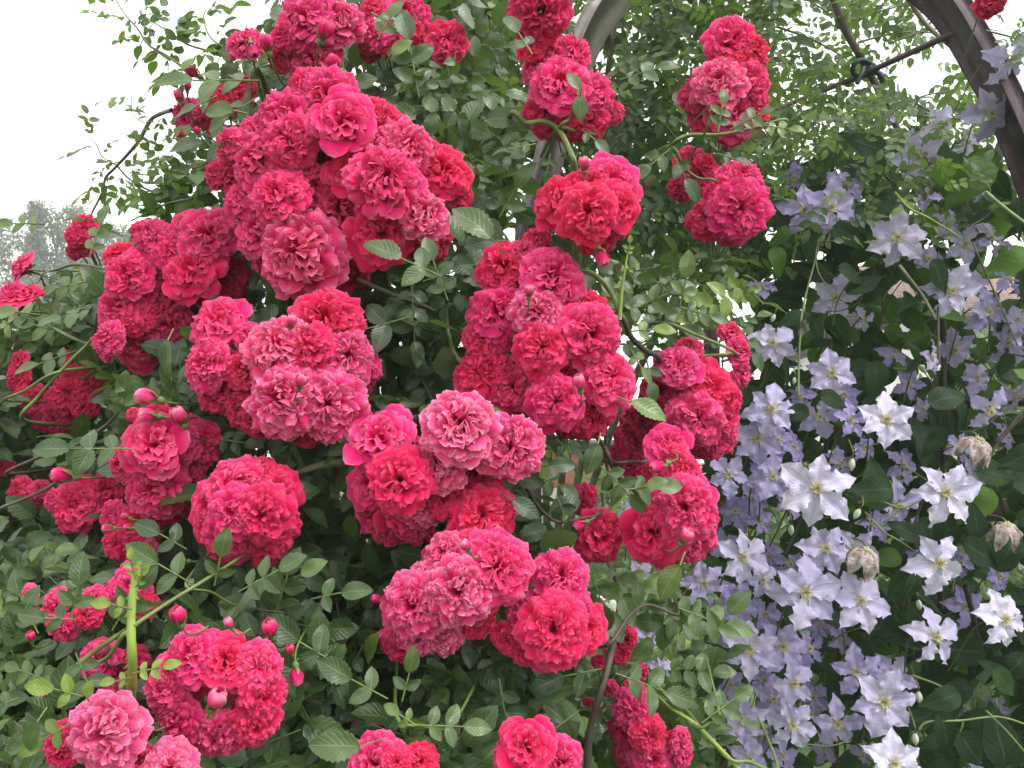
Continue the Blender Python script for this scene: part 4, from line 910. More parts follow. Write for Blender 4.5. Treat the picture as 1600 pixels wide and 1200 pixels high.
v, q, a, t4 = fill(42, (240, 0, 470, 400), [(320, 90), (440, 10), (470, 120), (340, 300), (280, 320), (275, 290), (330, 180)], lambda x, y: front_depth(x, y) + random.uniform(.02, .25), (.022, .036), (5, 7), .25, rmean=.8)
parts.append((v, q, a))
v, q, a, t5 = fill(45, (930, 400, 1180, 560), [(940, 400), (1180, 420), (1160, 540), (960, 540)], lambda x, y: random.uniform(.92, 1.3), (.020, .034), (5, 7), .25, rmean=.8)
parts.append((v, q, a))
v, q, a, t6 = fill(20, (940, 890, 1130, 1130), [(960, 900), (1120, 920), (1110, 1120), (1000, 1110)], lambda x, y: random.uniform(.80, 1.2), (.022, .036), (5, 7), .2, rmean=.8)
parts.append((v, q, a))
V, Q, A = join(parts); V = V - np.array(RO)
tag(link('foliage', mesh_np('foliage', V, Q, {'lc': A}), M['leaf'], rose), kind='stuff')
V, Q = rachis_mesh(t1 + t2 + t3 + t4 + t5 + t6, RO)
tag(link('leaf_stalks', mesh_np('leaf_stalks', V, Q), M['cstem'], rose), kind='stuff')

# ------------------------------------------------------------------ small-leaved rambler over the top of the arch
ram = tag(empty('rambling_rose', Vector((.5, 2.0, 0))), 'small leaved rose trained over the arch, bright sky showing between its leaves', 'rambling rose')
MO = ram.location
def rc(pts, r, mat='cane', thorns=0): return cane(pts, r, mat, 'cane', thorns, ram, MO)
rc([(1298, -15, 2.0), (1318, 40, 2.0), (1342, 85, 2.0), (1362, 120, 2.02), (1382, 160, 2.02), (1395, 185, 2.02), (1412, 225, 2.0), (1432, 250, 1.98), (1455, 300, 1.95)], (.010, .007), 'darkcane', 3)
rc([(1415, -10, 1.8), (1440, 30, 1.8), (1470, 60, 1.78), (1500, 85, 1.75), (1540, 130, 1.7)], (.006, .003), 'cane')
rc([(1035, 45, 1.9), (1032, 70, 1.9), (1018, 85, 1.9), (990, 88, 1.9)], (.008, .006), 'cane')
rc([(1085, -10, 1.9), (1090, 30, 1.9), (1100, 60, 1.9)], (.006, .006), 'cane')
rc([(940, 150, 1.6), (980, 165, 1.6), (1020, 180, 1.6), (1060, 220, 1.6)], (.004, .002), 'cane')
rc([(960, 180, 1.7), (1000, 190, 1.7), (1040, 215, 1.7)], (.005, .003), 'cane')
rc([(1270, 225, 2.1), (1310, 250, 2.1), (1350, 290, 2.05), (1400, 300, 2.0)], (.003, .002), 'darkcane')
rc([(1400, 175, 2.0), (1440, 182, 1.95), (1485, 184, 1.9), (1530, 190, 1.8)], (.003, .0015), 'cane')
rc([(1310, 185, 2.1), (1350, 165, 2.1), (1370, 145, 2.05)], (.003, .002), 'cane')
rc([(1345, 30, 2.1), (1375, 18, 2.1), (1420, 5, 2.1)], (.003, .002), 'cane')
rc([(1540, 48, 1.4), (1580, 58, 1.4), (1620, 75, 1.4)], (.0018, .0014), 'cane')
for k in range(26):
    x0 = random.uniform(700, 1500); y0 = random.uniform(-40, 330); d0 = random.uniform(1.85, 2.4); a = random.uniform(-.9, .9)
    p = [(x0 + math.cos(a) * 60 * i, y0 + math.sin(a) * 50 * i + 6 * i * i, d0) for i in range(4)]
    rc(p, (.0032, .0012))
for k in range(5):
    x0 = 700 + 90 * k; cane([(840 + 10 * k, 1900, 2.0), (845 + 12 * k, 900, 1.98), (x0 + 40, 350, 1.95), (x0 + 90, -30, 1.9)], (.012, .006), 'cane', 'cane', 3, ram, MO)
TOPC = [(660, -80), (1220, -80), (1210, 100), (1190, 330), (1180, 470), (1090, 520), (960, 480), (900, 420), (760, 420), (690, 330)]
parts = []
v, q, a, t1 = fill(2100, (640, -80, 1240, 540), TOPC, lambda x, y: 1.25 + .9 * random.random() ** .8 if x < 800 else 1.5 + .8 * random.random(), (.022, .036), (5, 7), .06, T_FAR, arch_check=True, holes=((1140, 90, 60, 60, .3), (1060, 185, 40, 40, .3), (1090, 490, 95, 50, .92), (1230, 200, 50, 90, .4), (1090, 100, 30, 30, .4)), rmean=.5, spread=.6)
parts.append((v, q, a))
TOPR = [(1180, -80), (1440, -80), (1500, 60), (1560, 200), (1590, 300), (1420, 330), (1190, 340)]
v, q, a, t2 = fill(520, (1170, -80, 1600, 350), TOPR, lambda x, y: random.uniform(1.9, 2.6), (.024, .038), (5, 7, 7), .25, T_FAR, holes=((1450, 110, 60, 45, .7), (1330, 60, 45, 35, .6), (1480, 20, 40, 40, .7), (1240, 40, 40, 30, .6), (1420, 30, 40, 30, .6)), rmean=.6, spread=.6)
parts.append((v, q, a))
v, q, a, t3 = fill(150, (1190, 140, 1560, 420), [(1200, 170), (1420, 140), (1540, 250), (1500, 400), (1240, 400)], lambda x, y: random.uniform(1.35, 1.75), (.017, .026), (5, 7), .25, T_FAR, rmean=.6, spread=.6)
parts.append((v, q, a)); t1 = t1 + t3
v, q, a, t3 = fill(14, (1500, 0, 1640, 130), [(1560, 20), (1640, 20), (1640, 120), (1590, 120)], lambda x, y: random.uniform(1.3, 1.6), (.014, .02), (5,), .3, T_FAR, rmean=.7)
parts.append((v, q, a))
V, Q, A = join(parts); V = V - np.array(MO)
tag(link('foliage', mesh_np('foliage', V, Q, {'lc': A}), M['leaf_far'], ram), kind='stuff')
V, Q = rachis_mesh(t1 + t2 + t3, MO, .0012)
tag(link('leaf_stalks', mesh_np('leaf_stalks', V, Q), M['cstem'], ram), kind='stuff')
spray(1298, 184, 178, 44, 1, 1.7, .75, .9, parent=ram, mat='leaf_far'); spray(1238, 60, -20, 40, 1, 1.7, 0, .6, parent=ram, mat='leaf_far')

# ------------------------------------------------------------------ clematis
def sepal_mesh(seed, narrow=1.0):
    r = random.Random(seed); nu, nv = 11, 15; V = []; A = []
    tw = r.uniform(-.25, .25); ph = r.uniform(0, 6.28); rec = r.uniform(.1, .45); bend = r.uniform(-.08, .08); pk = r.uniform(.46, .58); wd = r.uniform(.27, .345) * narrow
    for v in range(nv):
        s = v / (nv - 1)
        hw = (math.sin(PI * s ** (math.log(.5) / math.log(pk))) ** (.8 if s < pk else 1.12) if 0 < s < 1 else 0) * wd
        hw = max(hw, .055 * (1 - s) + .012 * s)
        for u_ in range(nu):
            u = u_ / (nu - 1) * 2 - 1
            ruf = .070 * abs(u) ** 2 * math.sin(s * 17 + ph + (2 if u > 0 else 0)) + .045 * math.sin(s * 31 + ph * 2 + u * 2) * abs(u) ** 3
            e = 1 + .12 * math.sin(s * 26 + ph * 3 + u) * abs(u) ** 4
            x = .04 + s * .98; y = u * hw * e + bend * s * s
            z = .10 * s * (1 - s) * 2 - rec * .42 * s ** 2.4 + .10 * abs(u) * hw / .3 * (1 - .5 * s) + ruf - .025 * math.exp(-(u / .16) ** 2) + .014 * math.cos(u * 14) * (1 - s)
            z += tw * u * s * .25
            q = noise.noise_vector(Vector((x * 3.1, y * 3.1, seed * 1.7))) * .035
            V.append((x, y + q.y, z + q.z)); A.append((0, u * .5 + .5, s, 0))
    return mesh_np('petal', V, grid_quads(nu, nv), {'lc': A})
SEP = [sepal_mesh(i) for i in range(8)]
for me in SEP: me.materials.append(M['clem'])
def stamen_mesh(seed):
    r = random.Random(seed); V = []; Q = []
    for i in range(46):
        az = i * 2.4; L = r.uniform(.13, .24); el = r.uniform(.25, 1.2)
        p0 = Vector((.02 * math.cos(az), .02 * math.sin(az), .05)); dv = Vector((math.cos(az) * math.cos(el), math.sin(az) * math.cos(el), math.sin(el)))
        v, q = tube_arrays([p0, p0 + dv * L * .55, p0 + dv * L * .9 + Vector((0, 0, -.01)), p0 + dv * L], [.010, .009, .014, .006], 4, len(V)); V += v; Q += q
    return mesh_np('stamens', V, Q)
STA = [stamen_mesh(1), stamen_mesh(2)]
for me in STA: me.materials.append(M['stamen'])
def pist():
    V = []; Q = []
    for i in range(9):
        az = i * 2.4; p0 = Vector((.012 * math.cos(az), .012 * math.sin(az), .06)); v, q = tube_arrays([p0, p0 + Vector((math.cos(az) * .02, math.sin(az) * .02, .09)), p0 + Vector((math.cos(az) * .05, math.sin(az) * .05, .13))], [.018, .016, .006], 5, len(V)); V += v; Q += q
    return mesh_np('pistil', V, Q)
PIS = pist(); PIS.materials.append(M['pistil'])
WSEP = []
for i in range(5):                                 # drooping, crumpled petals
    r = random.Random(50 + i); nu, nv = 9, 14; V = []; A = []; ph = r.uniform(0, 6)
    for v in range(nv):
        s = v / (nv - 1); hw = max(.03, math.sin(PI * min(1, s * .92 + .06)) ** .6 * .26)
        for u_ in range(nu):
            u = u_ / (nu - 1) * 2 - 1
            x = .06 + .40 * math.sin(s * 1.6); z = -s * s * .75 + .05
            q = noise.noise_vector(Vector((s * 2.2, u * 1.3, i * 3.3))) * .16 * s
            V.append((x + .10 * math.cos(u * 5 + ph) * s + q.x, u * hw * (1 - .25 * s) + q.y, z + .07 * math.sin(u * 8 + ph) * s + q.z)); A.append((0, u * .5 + .5, s, 0))
    me = mesh_np('petal', V, grid_quads(nu, nv), {'lc': A}); me.materials.append(M['wilt']); WSEP.append(me)

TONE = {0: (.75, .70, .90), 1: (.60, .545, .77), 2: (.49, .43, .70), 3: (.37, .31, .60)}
ADJ = {0: 'near white lilac', 1: 'pale lilac', 2: 'mid lilac', 3: 'violet'}
FLW = []
def clem(x, y, r, tone, n, where, nx=None, ny=None, d=None, cup=0.0, rot=None):
    d = d if d is not None else 1.28 + (58 - min(58, r)) * .008
    R = r * d / F * (.94 if tone == 0 else 1.0)
    nx = random.uniform(-.5, .5) if nx is None else nx + random.uniform(-.22, .22); ny = random.uniform(-.05, .5) if ny is None else ny + random.uniform(-.12, .25)
    nrm = (TOCAM + RIGHT * nx + UPV * ny).normalized(); m3 = orient(nrm, rot if rot is not None else random.uniform(0, 6.28))
    org = P(x, y, d)
    o = tag(empty('clematis_flower', org), (f'{ADJ[tone]} clematis {where}'), 'clematis flower')
    col = TONE[tone]
    for k in range(n):
        a = k * 2 * PI / n + random.uniform(-.14, .14)
        pm = m3 @ Matrix.Rotation(a, 3, 'Z') @ Matrix.Rotation(-(cup + random.uniform(-.25, .30)), 3, 'Y') @ Matrix.Rotation(random.uniform(-.3, .3), 3, 'X')
        p = put(random.choice(SEP), 'petal', o, Vector((0, 0, 0)), pm, R * random.uniform(.92, 1.14))
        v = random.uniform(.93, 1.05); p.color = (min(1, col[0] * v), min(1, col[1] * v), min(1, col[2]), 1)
    put(random.choice(STA), 'stamens', o, Vector((0, 0, 0)), m3, R * 1.0); put(PIS, 'pistil', o, Vector((0, 0, 0)), m3, R * 1.0)
    back = -nrm
    tube('stalk', smooth_path([back * .002, back * R * .5, back * R * .9 + Vector((0, .02, -.02)), back * R + Vector((random.uniform(-.03, .03), .07, -.10))], 4), .0016, M['cstem'], o, 5)
    FLW.append((x, y, r, d)); return o

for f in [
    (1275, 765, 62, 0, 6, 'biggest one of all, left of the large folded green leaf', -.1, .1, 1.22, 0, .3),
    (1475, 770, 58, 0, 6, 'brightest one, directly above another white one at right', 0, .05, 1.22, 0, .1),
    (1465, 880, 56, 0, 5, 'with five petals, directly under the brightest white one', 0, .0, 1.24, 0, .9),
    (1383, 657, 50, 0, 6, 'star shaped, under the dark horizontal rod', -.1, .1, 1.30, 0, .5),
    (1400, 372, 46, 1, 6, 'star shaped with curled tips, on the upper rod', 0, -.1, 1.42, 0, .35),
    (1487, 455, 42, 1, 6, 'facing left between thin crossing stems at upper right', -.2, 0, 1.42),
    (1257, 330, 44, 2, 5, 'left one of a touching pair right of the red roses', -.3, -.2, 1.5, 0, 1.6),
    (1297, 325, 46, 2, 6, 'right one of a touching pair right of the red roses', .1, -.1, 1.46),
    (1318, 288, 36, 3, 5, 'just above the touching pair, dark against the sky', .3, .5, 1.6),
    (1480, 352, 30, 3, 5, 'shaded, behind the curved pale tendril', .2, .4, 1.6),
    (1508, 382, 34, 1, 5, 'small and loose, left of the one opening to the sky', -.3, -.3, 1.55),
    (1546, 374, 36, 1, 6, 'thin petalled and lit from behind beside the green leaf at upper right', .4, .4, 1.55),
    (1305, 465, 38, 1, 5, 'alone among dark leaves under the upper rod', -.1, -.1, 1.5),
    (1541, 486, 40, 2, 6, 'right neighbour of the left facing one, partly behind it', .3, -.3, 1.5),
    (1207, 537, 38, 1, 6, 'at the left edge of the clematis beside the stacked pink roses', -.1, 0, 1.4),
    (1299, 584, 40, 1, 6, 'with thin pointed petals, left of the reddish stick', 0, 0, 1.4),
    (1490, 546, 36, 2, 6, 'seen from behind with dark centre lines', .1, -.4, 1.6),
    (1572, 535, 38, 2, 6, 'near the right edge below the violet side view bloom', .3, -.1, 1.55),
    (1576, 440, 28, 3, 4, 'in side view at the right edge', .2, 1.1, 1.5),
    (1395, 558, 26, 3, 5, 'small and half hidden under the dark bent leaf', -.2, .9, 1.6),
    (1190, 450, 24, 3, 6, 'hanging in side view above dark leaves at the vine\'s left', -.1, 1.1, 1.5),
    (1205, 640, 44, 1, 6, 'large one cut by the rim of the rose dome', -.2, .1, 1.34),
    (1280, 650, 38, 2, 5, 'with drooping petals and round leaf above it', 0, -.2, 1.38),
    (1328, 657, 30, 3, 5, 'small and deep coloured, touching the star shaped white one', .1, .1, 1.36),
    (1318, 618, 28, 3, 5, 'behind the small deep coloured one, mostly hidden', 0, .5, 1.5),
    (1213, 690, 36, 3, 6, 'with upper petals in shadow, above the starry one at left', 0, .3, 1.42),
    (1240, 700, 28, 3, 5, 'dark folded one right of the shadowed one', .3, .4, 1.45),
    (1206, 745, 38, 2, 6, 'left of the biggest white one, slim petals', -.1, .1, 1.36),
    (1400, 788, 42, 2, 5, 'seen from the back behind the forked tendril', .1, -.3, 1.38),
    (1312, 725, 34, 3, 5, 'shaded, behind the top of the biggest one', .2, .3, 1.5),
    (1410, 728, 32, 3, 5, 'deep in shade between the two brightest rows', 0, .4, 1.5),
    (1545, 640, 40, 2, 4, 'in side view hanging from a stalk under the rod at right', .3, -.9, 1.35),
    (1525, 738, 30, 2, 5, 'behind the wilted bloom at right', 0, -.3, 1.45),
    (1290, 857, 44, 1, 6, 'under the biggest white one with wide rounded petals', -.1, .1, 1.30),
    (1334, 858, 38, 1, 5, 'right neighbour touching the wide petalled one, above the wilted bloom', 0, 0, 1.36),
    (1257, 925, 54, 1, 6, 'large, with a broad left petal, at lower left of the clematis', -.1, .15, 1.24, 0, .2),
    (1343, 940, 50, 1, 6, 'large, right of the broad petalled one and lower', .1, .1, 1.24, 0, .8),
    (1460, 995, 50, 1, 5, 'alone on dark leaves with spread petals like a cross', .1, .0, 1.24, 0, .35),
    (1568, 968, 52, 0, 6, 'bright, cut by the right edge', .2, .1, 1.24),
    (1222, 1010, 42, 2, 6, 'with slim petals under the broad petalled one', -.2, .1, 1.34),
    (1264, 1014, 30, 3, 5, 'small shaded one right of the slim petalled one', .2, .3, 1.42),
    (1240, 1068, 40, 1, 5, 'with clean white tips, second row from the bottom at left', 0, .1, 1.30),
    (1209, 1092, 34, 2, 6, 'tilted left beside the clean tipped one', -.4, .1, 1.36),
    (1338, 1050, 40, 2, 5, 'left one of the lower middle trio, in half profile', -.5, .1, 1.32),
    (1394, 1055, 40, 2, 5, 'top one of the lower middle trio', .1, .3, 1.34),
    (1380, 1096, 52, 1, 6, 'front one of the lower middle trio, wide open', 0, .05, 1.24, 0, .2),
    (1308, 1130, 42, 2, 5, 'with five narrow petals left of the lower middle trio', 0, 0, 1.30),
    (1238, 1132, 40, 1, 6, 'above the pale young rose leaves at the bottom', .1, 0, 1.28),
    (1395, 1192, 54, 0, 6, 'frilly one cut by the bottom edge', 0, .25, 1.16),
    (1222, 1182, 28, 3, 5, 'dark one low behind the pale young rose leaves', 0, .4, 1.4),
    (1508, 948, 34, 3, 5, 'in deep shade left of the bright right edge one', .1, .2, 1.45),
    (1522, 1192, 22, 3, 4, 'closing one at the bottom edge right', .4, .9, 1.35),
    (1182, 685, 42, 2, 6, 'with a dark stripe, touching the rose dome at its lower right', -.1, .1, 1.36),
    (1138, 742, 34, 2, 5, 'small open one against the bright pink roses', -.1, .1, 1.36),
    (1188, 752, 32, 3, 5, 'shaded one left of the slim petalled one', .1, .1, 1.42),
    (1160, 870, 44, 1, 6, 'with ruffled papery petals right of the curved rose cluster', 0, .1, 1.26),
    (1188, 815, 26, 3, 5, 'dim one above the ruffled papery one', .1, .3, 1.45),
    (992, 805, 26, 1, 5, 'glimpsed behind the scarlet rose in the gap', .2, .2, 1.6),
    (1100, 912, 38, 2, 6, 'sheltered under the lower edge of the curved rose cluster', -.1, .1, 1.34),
    (1150, 945, 40, 3, 6, 'violet shaded one below the ruffled papery one', .1, .1, 1.36),
    (1190, 905, 34, 1, 5, 'crumpled, right of the ruffled papery one', .3, -.2, 1.34),
    (1170, 1015, 44, 1, 6, 'pale star beside the dark back post', .1, .1, 1.28, 0, .5),
    (1163, 1125, 42, 2, 6, 'with folded petals behind the rose leaf at the bottom', -.1, .1, 1.30),
    (1195, 1062, 30, 2, 5, 'reaching left from the tilted one', -.5, 0, 1.4),
    (1015, 1000, 30, 2, 5, 'faded one in the sunny gap right of the brown cane', -.2, .5, 1.3),
    (1032, 1045, 24, 1, 5, 'small one below the faded one in the sunny gap', .1, .1, 1.3),
    (1000, 900, 26, 1, 5, 'half hidden under the scarlet rose', .1, .2, 1.5),
    (1100, 1140, 26, 2, 5, 'dim one behind the bottom rose leaves by the post', 0, .1, 1.4),
    (1170, 1185, 34, 2, 6, 'cut by the bottom edge next to the green cane', 0, .1, 1.34),
    (1578, 90, 46, 2, 6, 'seen from below right outside the arch at the top right', .9, -.9, 1.45),
    (1548, 175, 46, 2, 5, 'hanging just inside the arch at the upper right', -.3, -.8, 1.5),
    (1432, 240, 44, 1, 5, 'seen from below against the sky, lit through', -.1, -.7, 1.6),
    (1464, 196, 32, 1, 5, 'behind small leaves, left of the arch near the top', .2, -.6, 1.85),
    (1512, 222, 24, 1, 4, 'small one beside the big heart shaped leaf near the arch', .2, -.8, 1.8),
    (1385, 182, 18, 3, 4, 'tiny one beside the thick cane at the top', .1, .4, 1.9),
    (1240, 278, 26, 3, 5, 'faint one left above the touching pair', -.3, -.3, 1.7),
    (1590, 620, 30, 2, 5, 'loose one at the right edge under the dark rod', .2, -.5, 1.5),
    (1440, 640, 22, 2, 5, 'pale scrap behind dark leaves right of the star shaped white one', .3, .3, 1.65),
    (1560, 1105, 20, 3, 4, 'tiny violet scrap in the shade at lower right', .2, .2, 1.5),
    (1350, 500, 22, 1, 4, 'small narrow one with a forked petal under the upper rod', .1, -.2, 1.6),
    (1120, 690, 24, 3, 5, 'dark one tucked beneath the dome of roses', 0, .2, 1.4),
    (1445, 310, 24, 3, 4, 'half closed one under the small rose leaves', -.2, .3, 1.7),
    (1530, 300, 20, 2, 4, 'tiny one right of the heart shaped leaf', .1, -.4, 1.7),
]:
    clem(*f)

# the half hidden rows behind: nothing in the photo tells these apart
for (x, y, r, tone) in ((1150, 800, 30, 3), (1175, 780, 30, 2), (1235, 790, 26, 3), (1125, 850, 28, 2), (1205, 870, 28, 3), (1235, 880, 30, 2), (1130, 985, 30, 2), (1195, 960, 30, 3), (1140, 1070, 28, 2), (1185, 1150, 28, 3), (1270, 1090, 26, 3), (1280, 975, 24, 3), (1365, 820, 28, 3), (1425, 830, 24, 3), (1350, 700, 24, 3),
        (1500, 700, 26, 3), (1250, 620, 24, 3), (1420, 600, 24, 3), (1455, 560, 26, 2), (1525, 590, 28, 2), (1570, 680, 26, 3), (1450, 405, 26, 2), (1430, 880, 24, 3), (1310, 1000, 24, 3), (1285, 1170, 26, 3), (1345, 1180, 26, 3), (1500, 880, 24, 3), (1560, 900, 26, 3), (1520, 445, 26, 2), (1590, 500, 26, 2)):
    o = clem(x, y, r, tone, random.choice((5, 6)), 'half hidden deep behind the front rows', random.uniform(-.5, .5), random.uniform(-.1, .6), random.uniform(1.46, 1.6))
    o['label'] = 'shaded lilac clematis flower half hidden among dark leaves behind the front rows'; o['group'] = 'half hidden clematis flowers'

def wilted(x, y, r, label, brown, d=1.26):
    R = r * d / F; org = P(x, y, d)
    o = tag(empty('wilted_clematis_flower', org), label, 'wilted clematis flower')
    m3 = orient(UPV + TOCAM * .45 + RIGHT * random.uniform(-.3, .3), random.uniform(0, 6))
    for k in range(5):
        p = put(WSEP[k], 'petal', o, Vector((0, 0, R * .5)), m3 @ Matrix.Rotation(k * 2 * PI / 5, 3, 'Z'), R * 1.55)
    put(STA[0], 'stamens', o, Vector((0, 0, R * .5)), m3, R * 1.1)
    tube('stalk', smooth_path([Vector((0, 0, R * .5)), Vector((.0, .01, R * .9)), Vector((.0, .05, R * 1.0))], 4), .0016, M['cstem'], o, 5)
    FLW.append((x, y, r, d))
wilted(1530, 705, 32, 'wilted clematis flower, silvery with brown folds, hanging at upper right of the brightest one', .3)
wilted(1355, 880, 34, 'wilted white clematis flower with rusty folds between the two lower lilac ones', .3, 1.22)
wilted(1575, 838, 30, 'shrivelled brown clematis flower near the right edge', .8)

def cbud(x, y, L, label, ang=-100, d=1.3):
    o = tag(empty('clematis_bud', P(x, y, d)), label, 'clematis bud'); R = L * d / F
    ax = RIGHT * math.cos(R_(ang)) + UPV * math.sin(R_(ang)); m3 = orient(ax, random.uniform(0, 6))
    V = []; Q = []
    for k in range(4):
        b = len(V)
        for v in range(8):
            s = v / 7; hw = math.sin(PI * (s * .93 + .05)) ** .8 * .24
            for u in (-1, -.5, 0, .5, 1):
                th = k * PI / 2 + u * .75; V.append((math.cos(th) * hw * (1 + .1 * abs(u)), math.sin(th) * hw * (1 + .1 * abs(u)), s - .5))
        Q += grid_quads(5, 8, b)
    me = mesh_np('bud', V, Q); me.materials.append(M['cbud']); R *= .78; put(me, 'bud', o, Vector((0, 0, 0)), m3, R)
    b = ax.normalized() * -R * .45
    tube('stalk', smooth_path([b, b - ax.normalized() * R * .6, b - ax.normalized() * R + Vector((.01, .04, .01))], 4), .0013, M['cstem'], o, 5)
cbud(1331, 726, 26, 'white green clematis bud right above the biggest open flower', -95, 1.24)
cbud(1339, 803, 24, 'pale clematis bud under the forked tendril, tip down left', -120, 1.22)
cbud(1236, 828, 22, 'small clematis bud left below the biggest open flower', -90)
cbud(1436, 945, 22, 'slim clematis bud hanging over dark leaves below the five petalled white flower', -80)
cbud(1436, 1090, 26, 'clematis bud right of the lower middle trio', -85, 1.24)
cbud(1430, 1155, 26, 'lowest clematis bud, near the bottom edge', -88, 1.2)
cbud(1208, 497, 18, 'clematis bud left of the long pale stem in the upper clematis', -110, 1.4)
cbud(1241, 595, 16, 'small clematis bud at the foot of the long pale stem', -95, 1.4)
cbud(1496, 628, 18, 'lilac tinged clematis bud on the dark horizontal rod', 60, 1.45)

vine = tag(empty('clematis_vine', Vector((.75, 1.75, 0))), 'clematis vine with broad dark leaves covering the right side of the arch', 'clematis vine')
VO = vine.location
def vs(pts, r=.0016, mat='cstem'): return cane(pts, (r, r * .8), mat, 'stem', 0, vine, VO, 6)
vs([(1247, 620, 1.35), (1252, 500, 1.4), (1270, 420, 1.45), (1285, 370, 1.5)], .002, 'stem')
vs([(1398, 300, 1.3), (1420, 325, 1.3), (1450, 340, 1.32), (1480, 358, 1.35), (1500, 372, 1.38)], .002, 'youngstem')
vs([(1405, 415, 1.4), (1440, 460, 1.38), (1462, 500, 1.36)], .003, 'cane')
vs([(1466, 560, 1.4), (1466, 480, 1.42), (1466, 395, 1.45)], .0025, 'darkcane')
vs([(1540, 300, 1.3), (1570, 325, 1.28), (1610, 355, 1.25)], .003, 'stem')
vs([(1520, 380, 1.4), (1560, 470, 1.4), (1590, 540, 1.4)], .0018)
vs([(1340, 785, 1.25), (1375, 783, 1.24), (1408, 794, 1.24), (1440, 780, 1.25)], .002, 'stem')
vs([(1408, 794, 1.24), (1370, 825, 1.24), (1352, 800, 1.25)], .0014, 'stem')
vs([(1352, 800, 1.25), (1380, 830, 1.22), (1405, 845, 1.22), (1430, 862, 1.24)], .0014, 'stem')
vs([(1560, 690, 1.4), (1580, 665, 1.4), (1600, 640, 1.4)], .0035, 'darkcane')
vs([(1540, 720, 1.4), (1565, 685, 1.4), (1598, 650, 1.4)], .003, 'darkcane')
vs([(1425, 1055, 1.25), (1460, 1068, 1.24), (1494, 1085, 1.24)], .0022, 'stem')
vs([(1436, 1140, 1.2), (1450, 1128, 1.2), (1500, 1126, 1.2), (1560, 1120, 1.2), (1610, 1135, 1.2)], .002, 'stem')
vs([(1540, 1110, 1.2), (1575, 1145, 1.2), (1605, 1180, 1.2)], .0018, 'stem')
vs([(1505, 1128, 1.2), (1498, 1150, 1.2), (1490, 1165, 1.2)], .0014, 'stem')
vs([(1330, 1155, 1.25), (1300, 1165, 1.25), (1262, 1163, 1.26)], .0014, 'stem')
vs([(1508, 915, 1.4), (1520, 960, 1.42), (1530, 1000, 1.45), (1570, 1060, 1.5), (1610, 1110, 1.5)], .005, 'darkcane')
vs([(1300, 1300, 1.6), (1310, 1000, 1.6), (1290, 700, 1.62), (1330, 400, 1.7)], .006, 'darkcane')
vs([(1480, 1700, 1.6), (1470, 1000, 1.6), (1475, 650, 1.6), (1474, 500, 1.6)], .006, 'darkcane')
for k in range(110):
    x0 = random.uniform(1140, 1600); y0 = random.uniform(330, 1200); d0 = random.uniform(1.36, 1.75); a = random.uniform(0, 6.28); l = random.uniform(40, 130); b = random.uniform(-.6, .6)
    vs([(x0 + math.cos(a + b * i * .4) * l * i / 3, y0 + math.sin(a + b * i * .4) * l * i / 3, d0 + .02 * i) for i in range(4)], random.uniform(.0009, .0018), random.choice(('cstem', 'cstem', 'stem', 'darkcane')))
FA = np.array(FLW)
def cfill(n, box, poly, dfun, L, tonep, rmean, zup=.45, holes=(), k=.55):
    ps, xs, zs, sc, rn, tn = [], [], [], [], [], []; got = 0; tries = 0
    while got < n and tries < n * 15:
        tries += 1; x = random.uniform(box[0], box[2]); y = random.uniform(box[1], box[3])
        if not in_poly(x, y, poly): continue
        if any((x - a) ** 2 / (c * c) + (y - b) ** 2 / (e * e) < 1 and random.random() < pr for a, b, c, e, pr in holes): continue
        d = dfun(x, y); l = random.uniform(*L); lp = l * F / d
        a = random.uniform(0, 6.28); X = RIGHT * math.cos(a) + UPV * (math.sin(a) * .8 - .45)
        Xn = X.normalized(); mx = x + Xn.dot(RIGHT) * lp * .5; my = y - Xn.dot(UPV) * lp * .5
        if ((np.hypot(FA[:, 0] - mx, FA[:, 1] - my) < FA[:, 2] * k + lp * .42) & (d < FA[:, 3] + .02)).any(): continue
        if ((np.hypot(BLA[:, 0] - mx, BLA[:, 1] - my) < BLA[:, 2] + lp * .4) & (d < BLA[:, 3] + .02)).any(): continue
        Z = TOCAM * .8 + UPV * zup + Vector([random.gauss(0, .42) for _ in range(3)])
        r = min(1, max(0, random.gauss(rmean, .25)))
        ps.append(P(x, y, d)); xs.append(X); zs.append(Z); sc.append(l); rn.append(r); tn.append(random.uniform(.2, .6) if random.random() < tonep else 0)
    # counted on purpose after the clear test
        got += 1
    return leaves_mesh('c', vv(ps) - np.array(VO), vv(xs), vv(zs), np.array(sc), np.array(rn), np.array(tn), T_CLEM)
up = [(1140, 360), (1240, 240), (1430, 190), (1530, 210), (1620, 330), (1660, 680), (1120, 680), (1180, 480)]
lo = [(1100, 620), (1660, 620), (1660, 1290), (1080, 1290), (1110, 980), (1080, 900), (1110, 760)]
parts = [cfill(640, (1120, 190, 1660, 690), up, lambda x, y: 1.42 + .55 * random.random(), (.045, .078), .12, .5, holes=((1250, 400, 40, 30, .5), (1560, 400, 60, 60, .55), (1400, 470, 60, 40, .4), (1530, 480, 60, 50, .5))),
         cfill(1150, (1080, 600, 1660, 1290), lo, lambda x, y: 1.30 + .75 * random.random() ** 1.1, (.048, .082), .03, .42, holes=((1230, 825, 30, 22, .8), (1550, 1060, 40, 40, .4), (1480, 1130, 28, 16, .9)))]
V, Q, A = join(parts)
tag(link('foliage', mesh_np('foliage', V, Q, {'lc': A}), M['cleaf'], vine), kind='stuff')
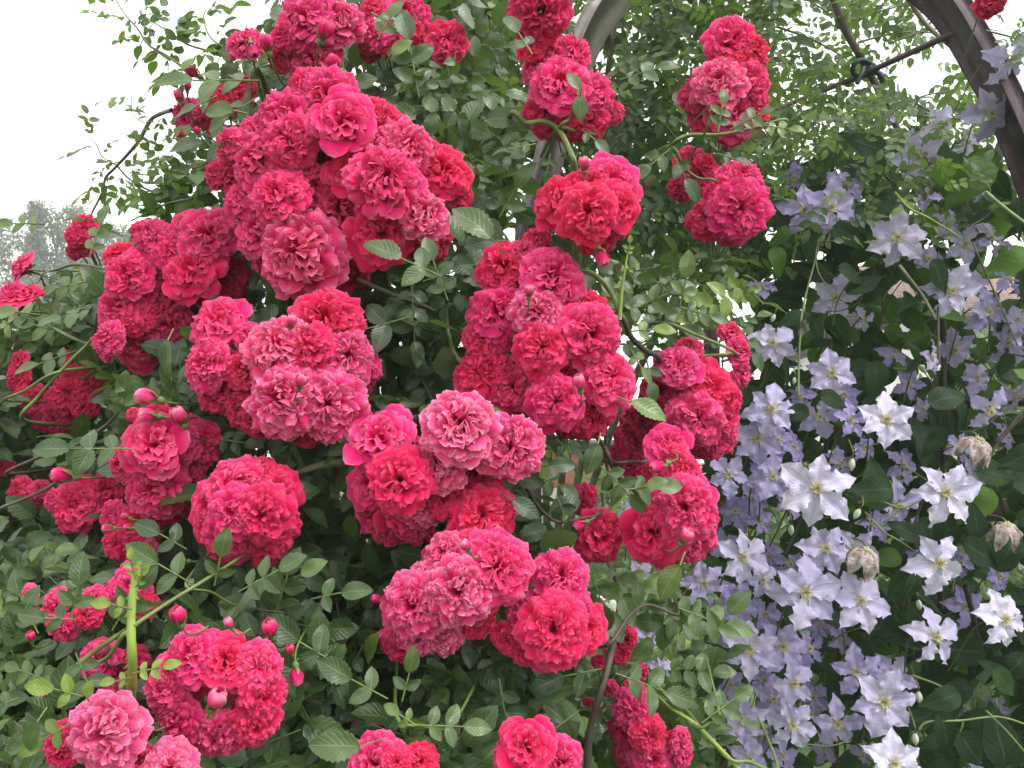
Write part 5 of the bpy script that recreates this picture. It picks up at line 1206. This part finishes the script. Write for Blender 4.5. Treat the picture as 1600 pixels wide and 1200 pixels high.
for (x, y, ang, L, rnd, tone, d) in [(1372, 790, 95, 68, .7, .06, 1.30), (1388, 764, 182, 56, .55, .03, 1.24), (1432, 838, 150, 44, .45, .0, 1.27), (1418, 895, -120, 48, .5, 0, 1.25), (1435, 815, -60, 52, .4, 0, 1.30), (1540, 255, -130, 78, .6, .3, 1.42), (1530, 735, -10, 60, .7, .05, 1.35), (1520, 760, -75, 60, .5, 0, 1.33),
        (1510, 850, -30, 62, .5, 0, 1.32), (1458, 410, -60, 50, .2, 0, 1.4), (1260, 640, -160, 40, .4, 0, 1.33), (1285, 618, -20, 42, .3, 0, 1.33), (1470, 1120, -70, 62, .35, 0, 1.2), (1495, 1085, -160, 52, .4, .05, 1.22), (1555, 1050, -45, 50, .5, .1, 1.25), (1500, 1150, -50, 62, .3, 0, 1.2), (1570, 1190, 100, 78, .3, 0, 1.25), (1430, 900, -105, 40, .4, 0, 1.22),
        (1590, 330, -150, 80, .8, .7, 1.6), (1610, 400, -160, 70, .7, .6, 1.65), (1470, 430, -20, 50, .7, .5, 1.6), (1555, 600, -120, 60, .5, .4, 1.6)]:
    X = RIGHT * math.cos(R_(ang)) + UPV * math.sin(R_(ang)); Z = TOCAM + UPV * .35 + RIGHT * random.uniform(-.3, .3)
    v, q, a = leaves_mesh('l', vv([P(x, y, d)]) - np.array(VO), vv([X]), vv([Z]), np.array([L * d / F * 1.15]), np.array([rnd]), np.array([tone]), T_CLEM)
    link('leaf', mesh_np('leaf', v, q, {'lc': a}), M['cleaf'], vine)

# pale lily buds in the sunny gap
lily = tag(empty('lily', G(1050, 2.6)), 'lily with pale yellow green buds in the bright gap right of the brown cane', 'lily')
LO = lily.location; M['lily'] = plain('lily_bud', (.72, .74, .30), .5, .12, 20, trans=.25, tcol=(.7, .75, .2))
tube('stem', [smooth_path([Vector((0, 0, 0)), Vector((.01, 0, .5)), P(1052, 1040, 2.6) - LO], 6)], .006, M['youngstem'], lily)
for (x, y, L, ang) in ((1045, 988, 30, 80), (1022, 1010, 26, 110), (1078, 1002, 26, 60), (1005, 985, 22, 120), (1062, 968, 22, 75)):
    R = L * 2.6 / F; ax = RIGHT * math.cos(R_(ang)) + UPV * math.sin(R_(ang)); m3 = orient(ax, random.random() * 6); V = []; Q = []
    v, q = tube_arrays([(0, 0, -.5), (0, 0, -.35), (0, 0, 0), (0, 0, .3), (.0, 0, .5)], [.05, .14, .24, .17, .03], 9); me = mesh_np('bud', v, q); me.materials.append(M['lily'])
    put(me, 'bud', lily, P(x, y, 2.6) - LO, m3, R)
    tube('bud_stalk', [P(x, y, 2.6) - LO - ax * R * .45, (P(x, y, 2.6) + P(1052, 1040, 2.6)) / 2 - LO + Vector((0, 0, -.01)), P(1052, 1040, 2.6) - LO], .0025, M['youngstem'], lily, 6)

# ------------------------------------------------------------------ summer haze over the garden
V, Q = box_arrays(-60, 60, -3, 60, -1, 16)
hz = link('haze', mesh_np('haze', V, Q, smooth=False), None)
hm_ = bpy.data.materials.new('haze'); hm_.use_nodes = True; ht = hm_.node_tree; ht.nodes.clear()
ho = ht.nodes.new('ShaderNodeOutputMaterial'); hv = ht.nodes.new('ShaderNodeVolumePrincipled'); hv.inputs['Density'].default_value = .0065; hv.inputs['Color'].default_value = (.97, .98, 1, 1)
ht.links.new(hv.outputs[0], ho.inputs['Volume']); hz.data.materials.append(hm_); tag(hz, kind='stuff')
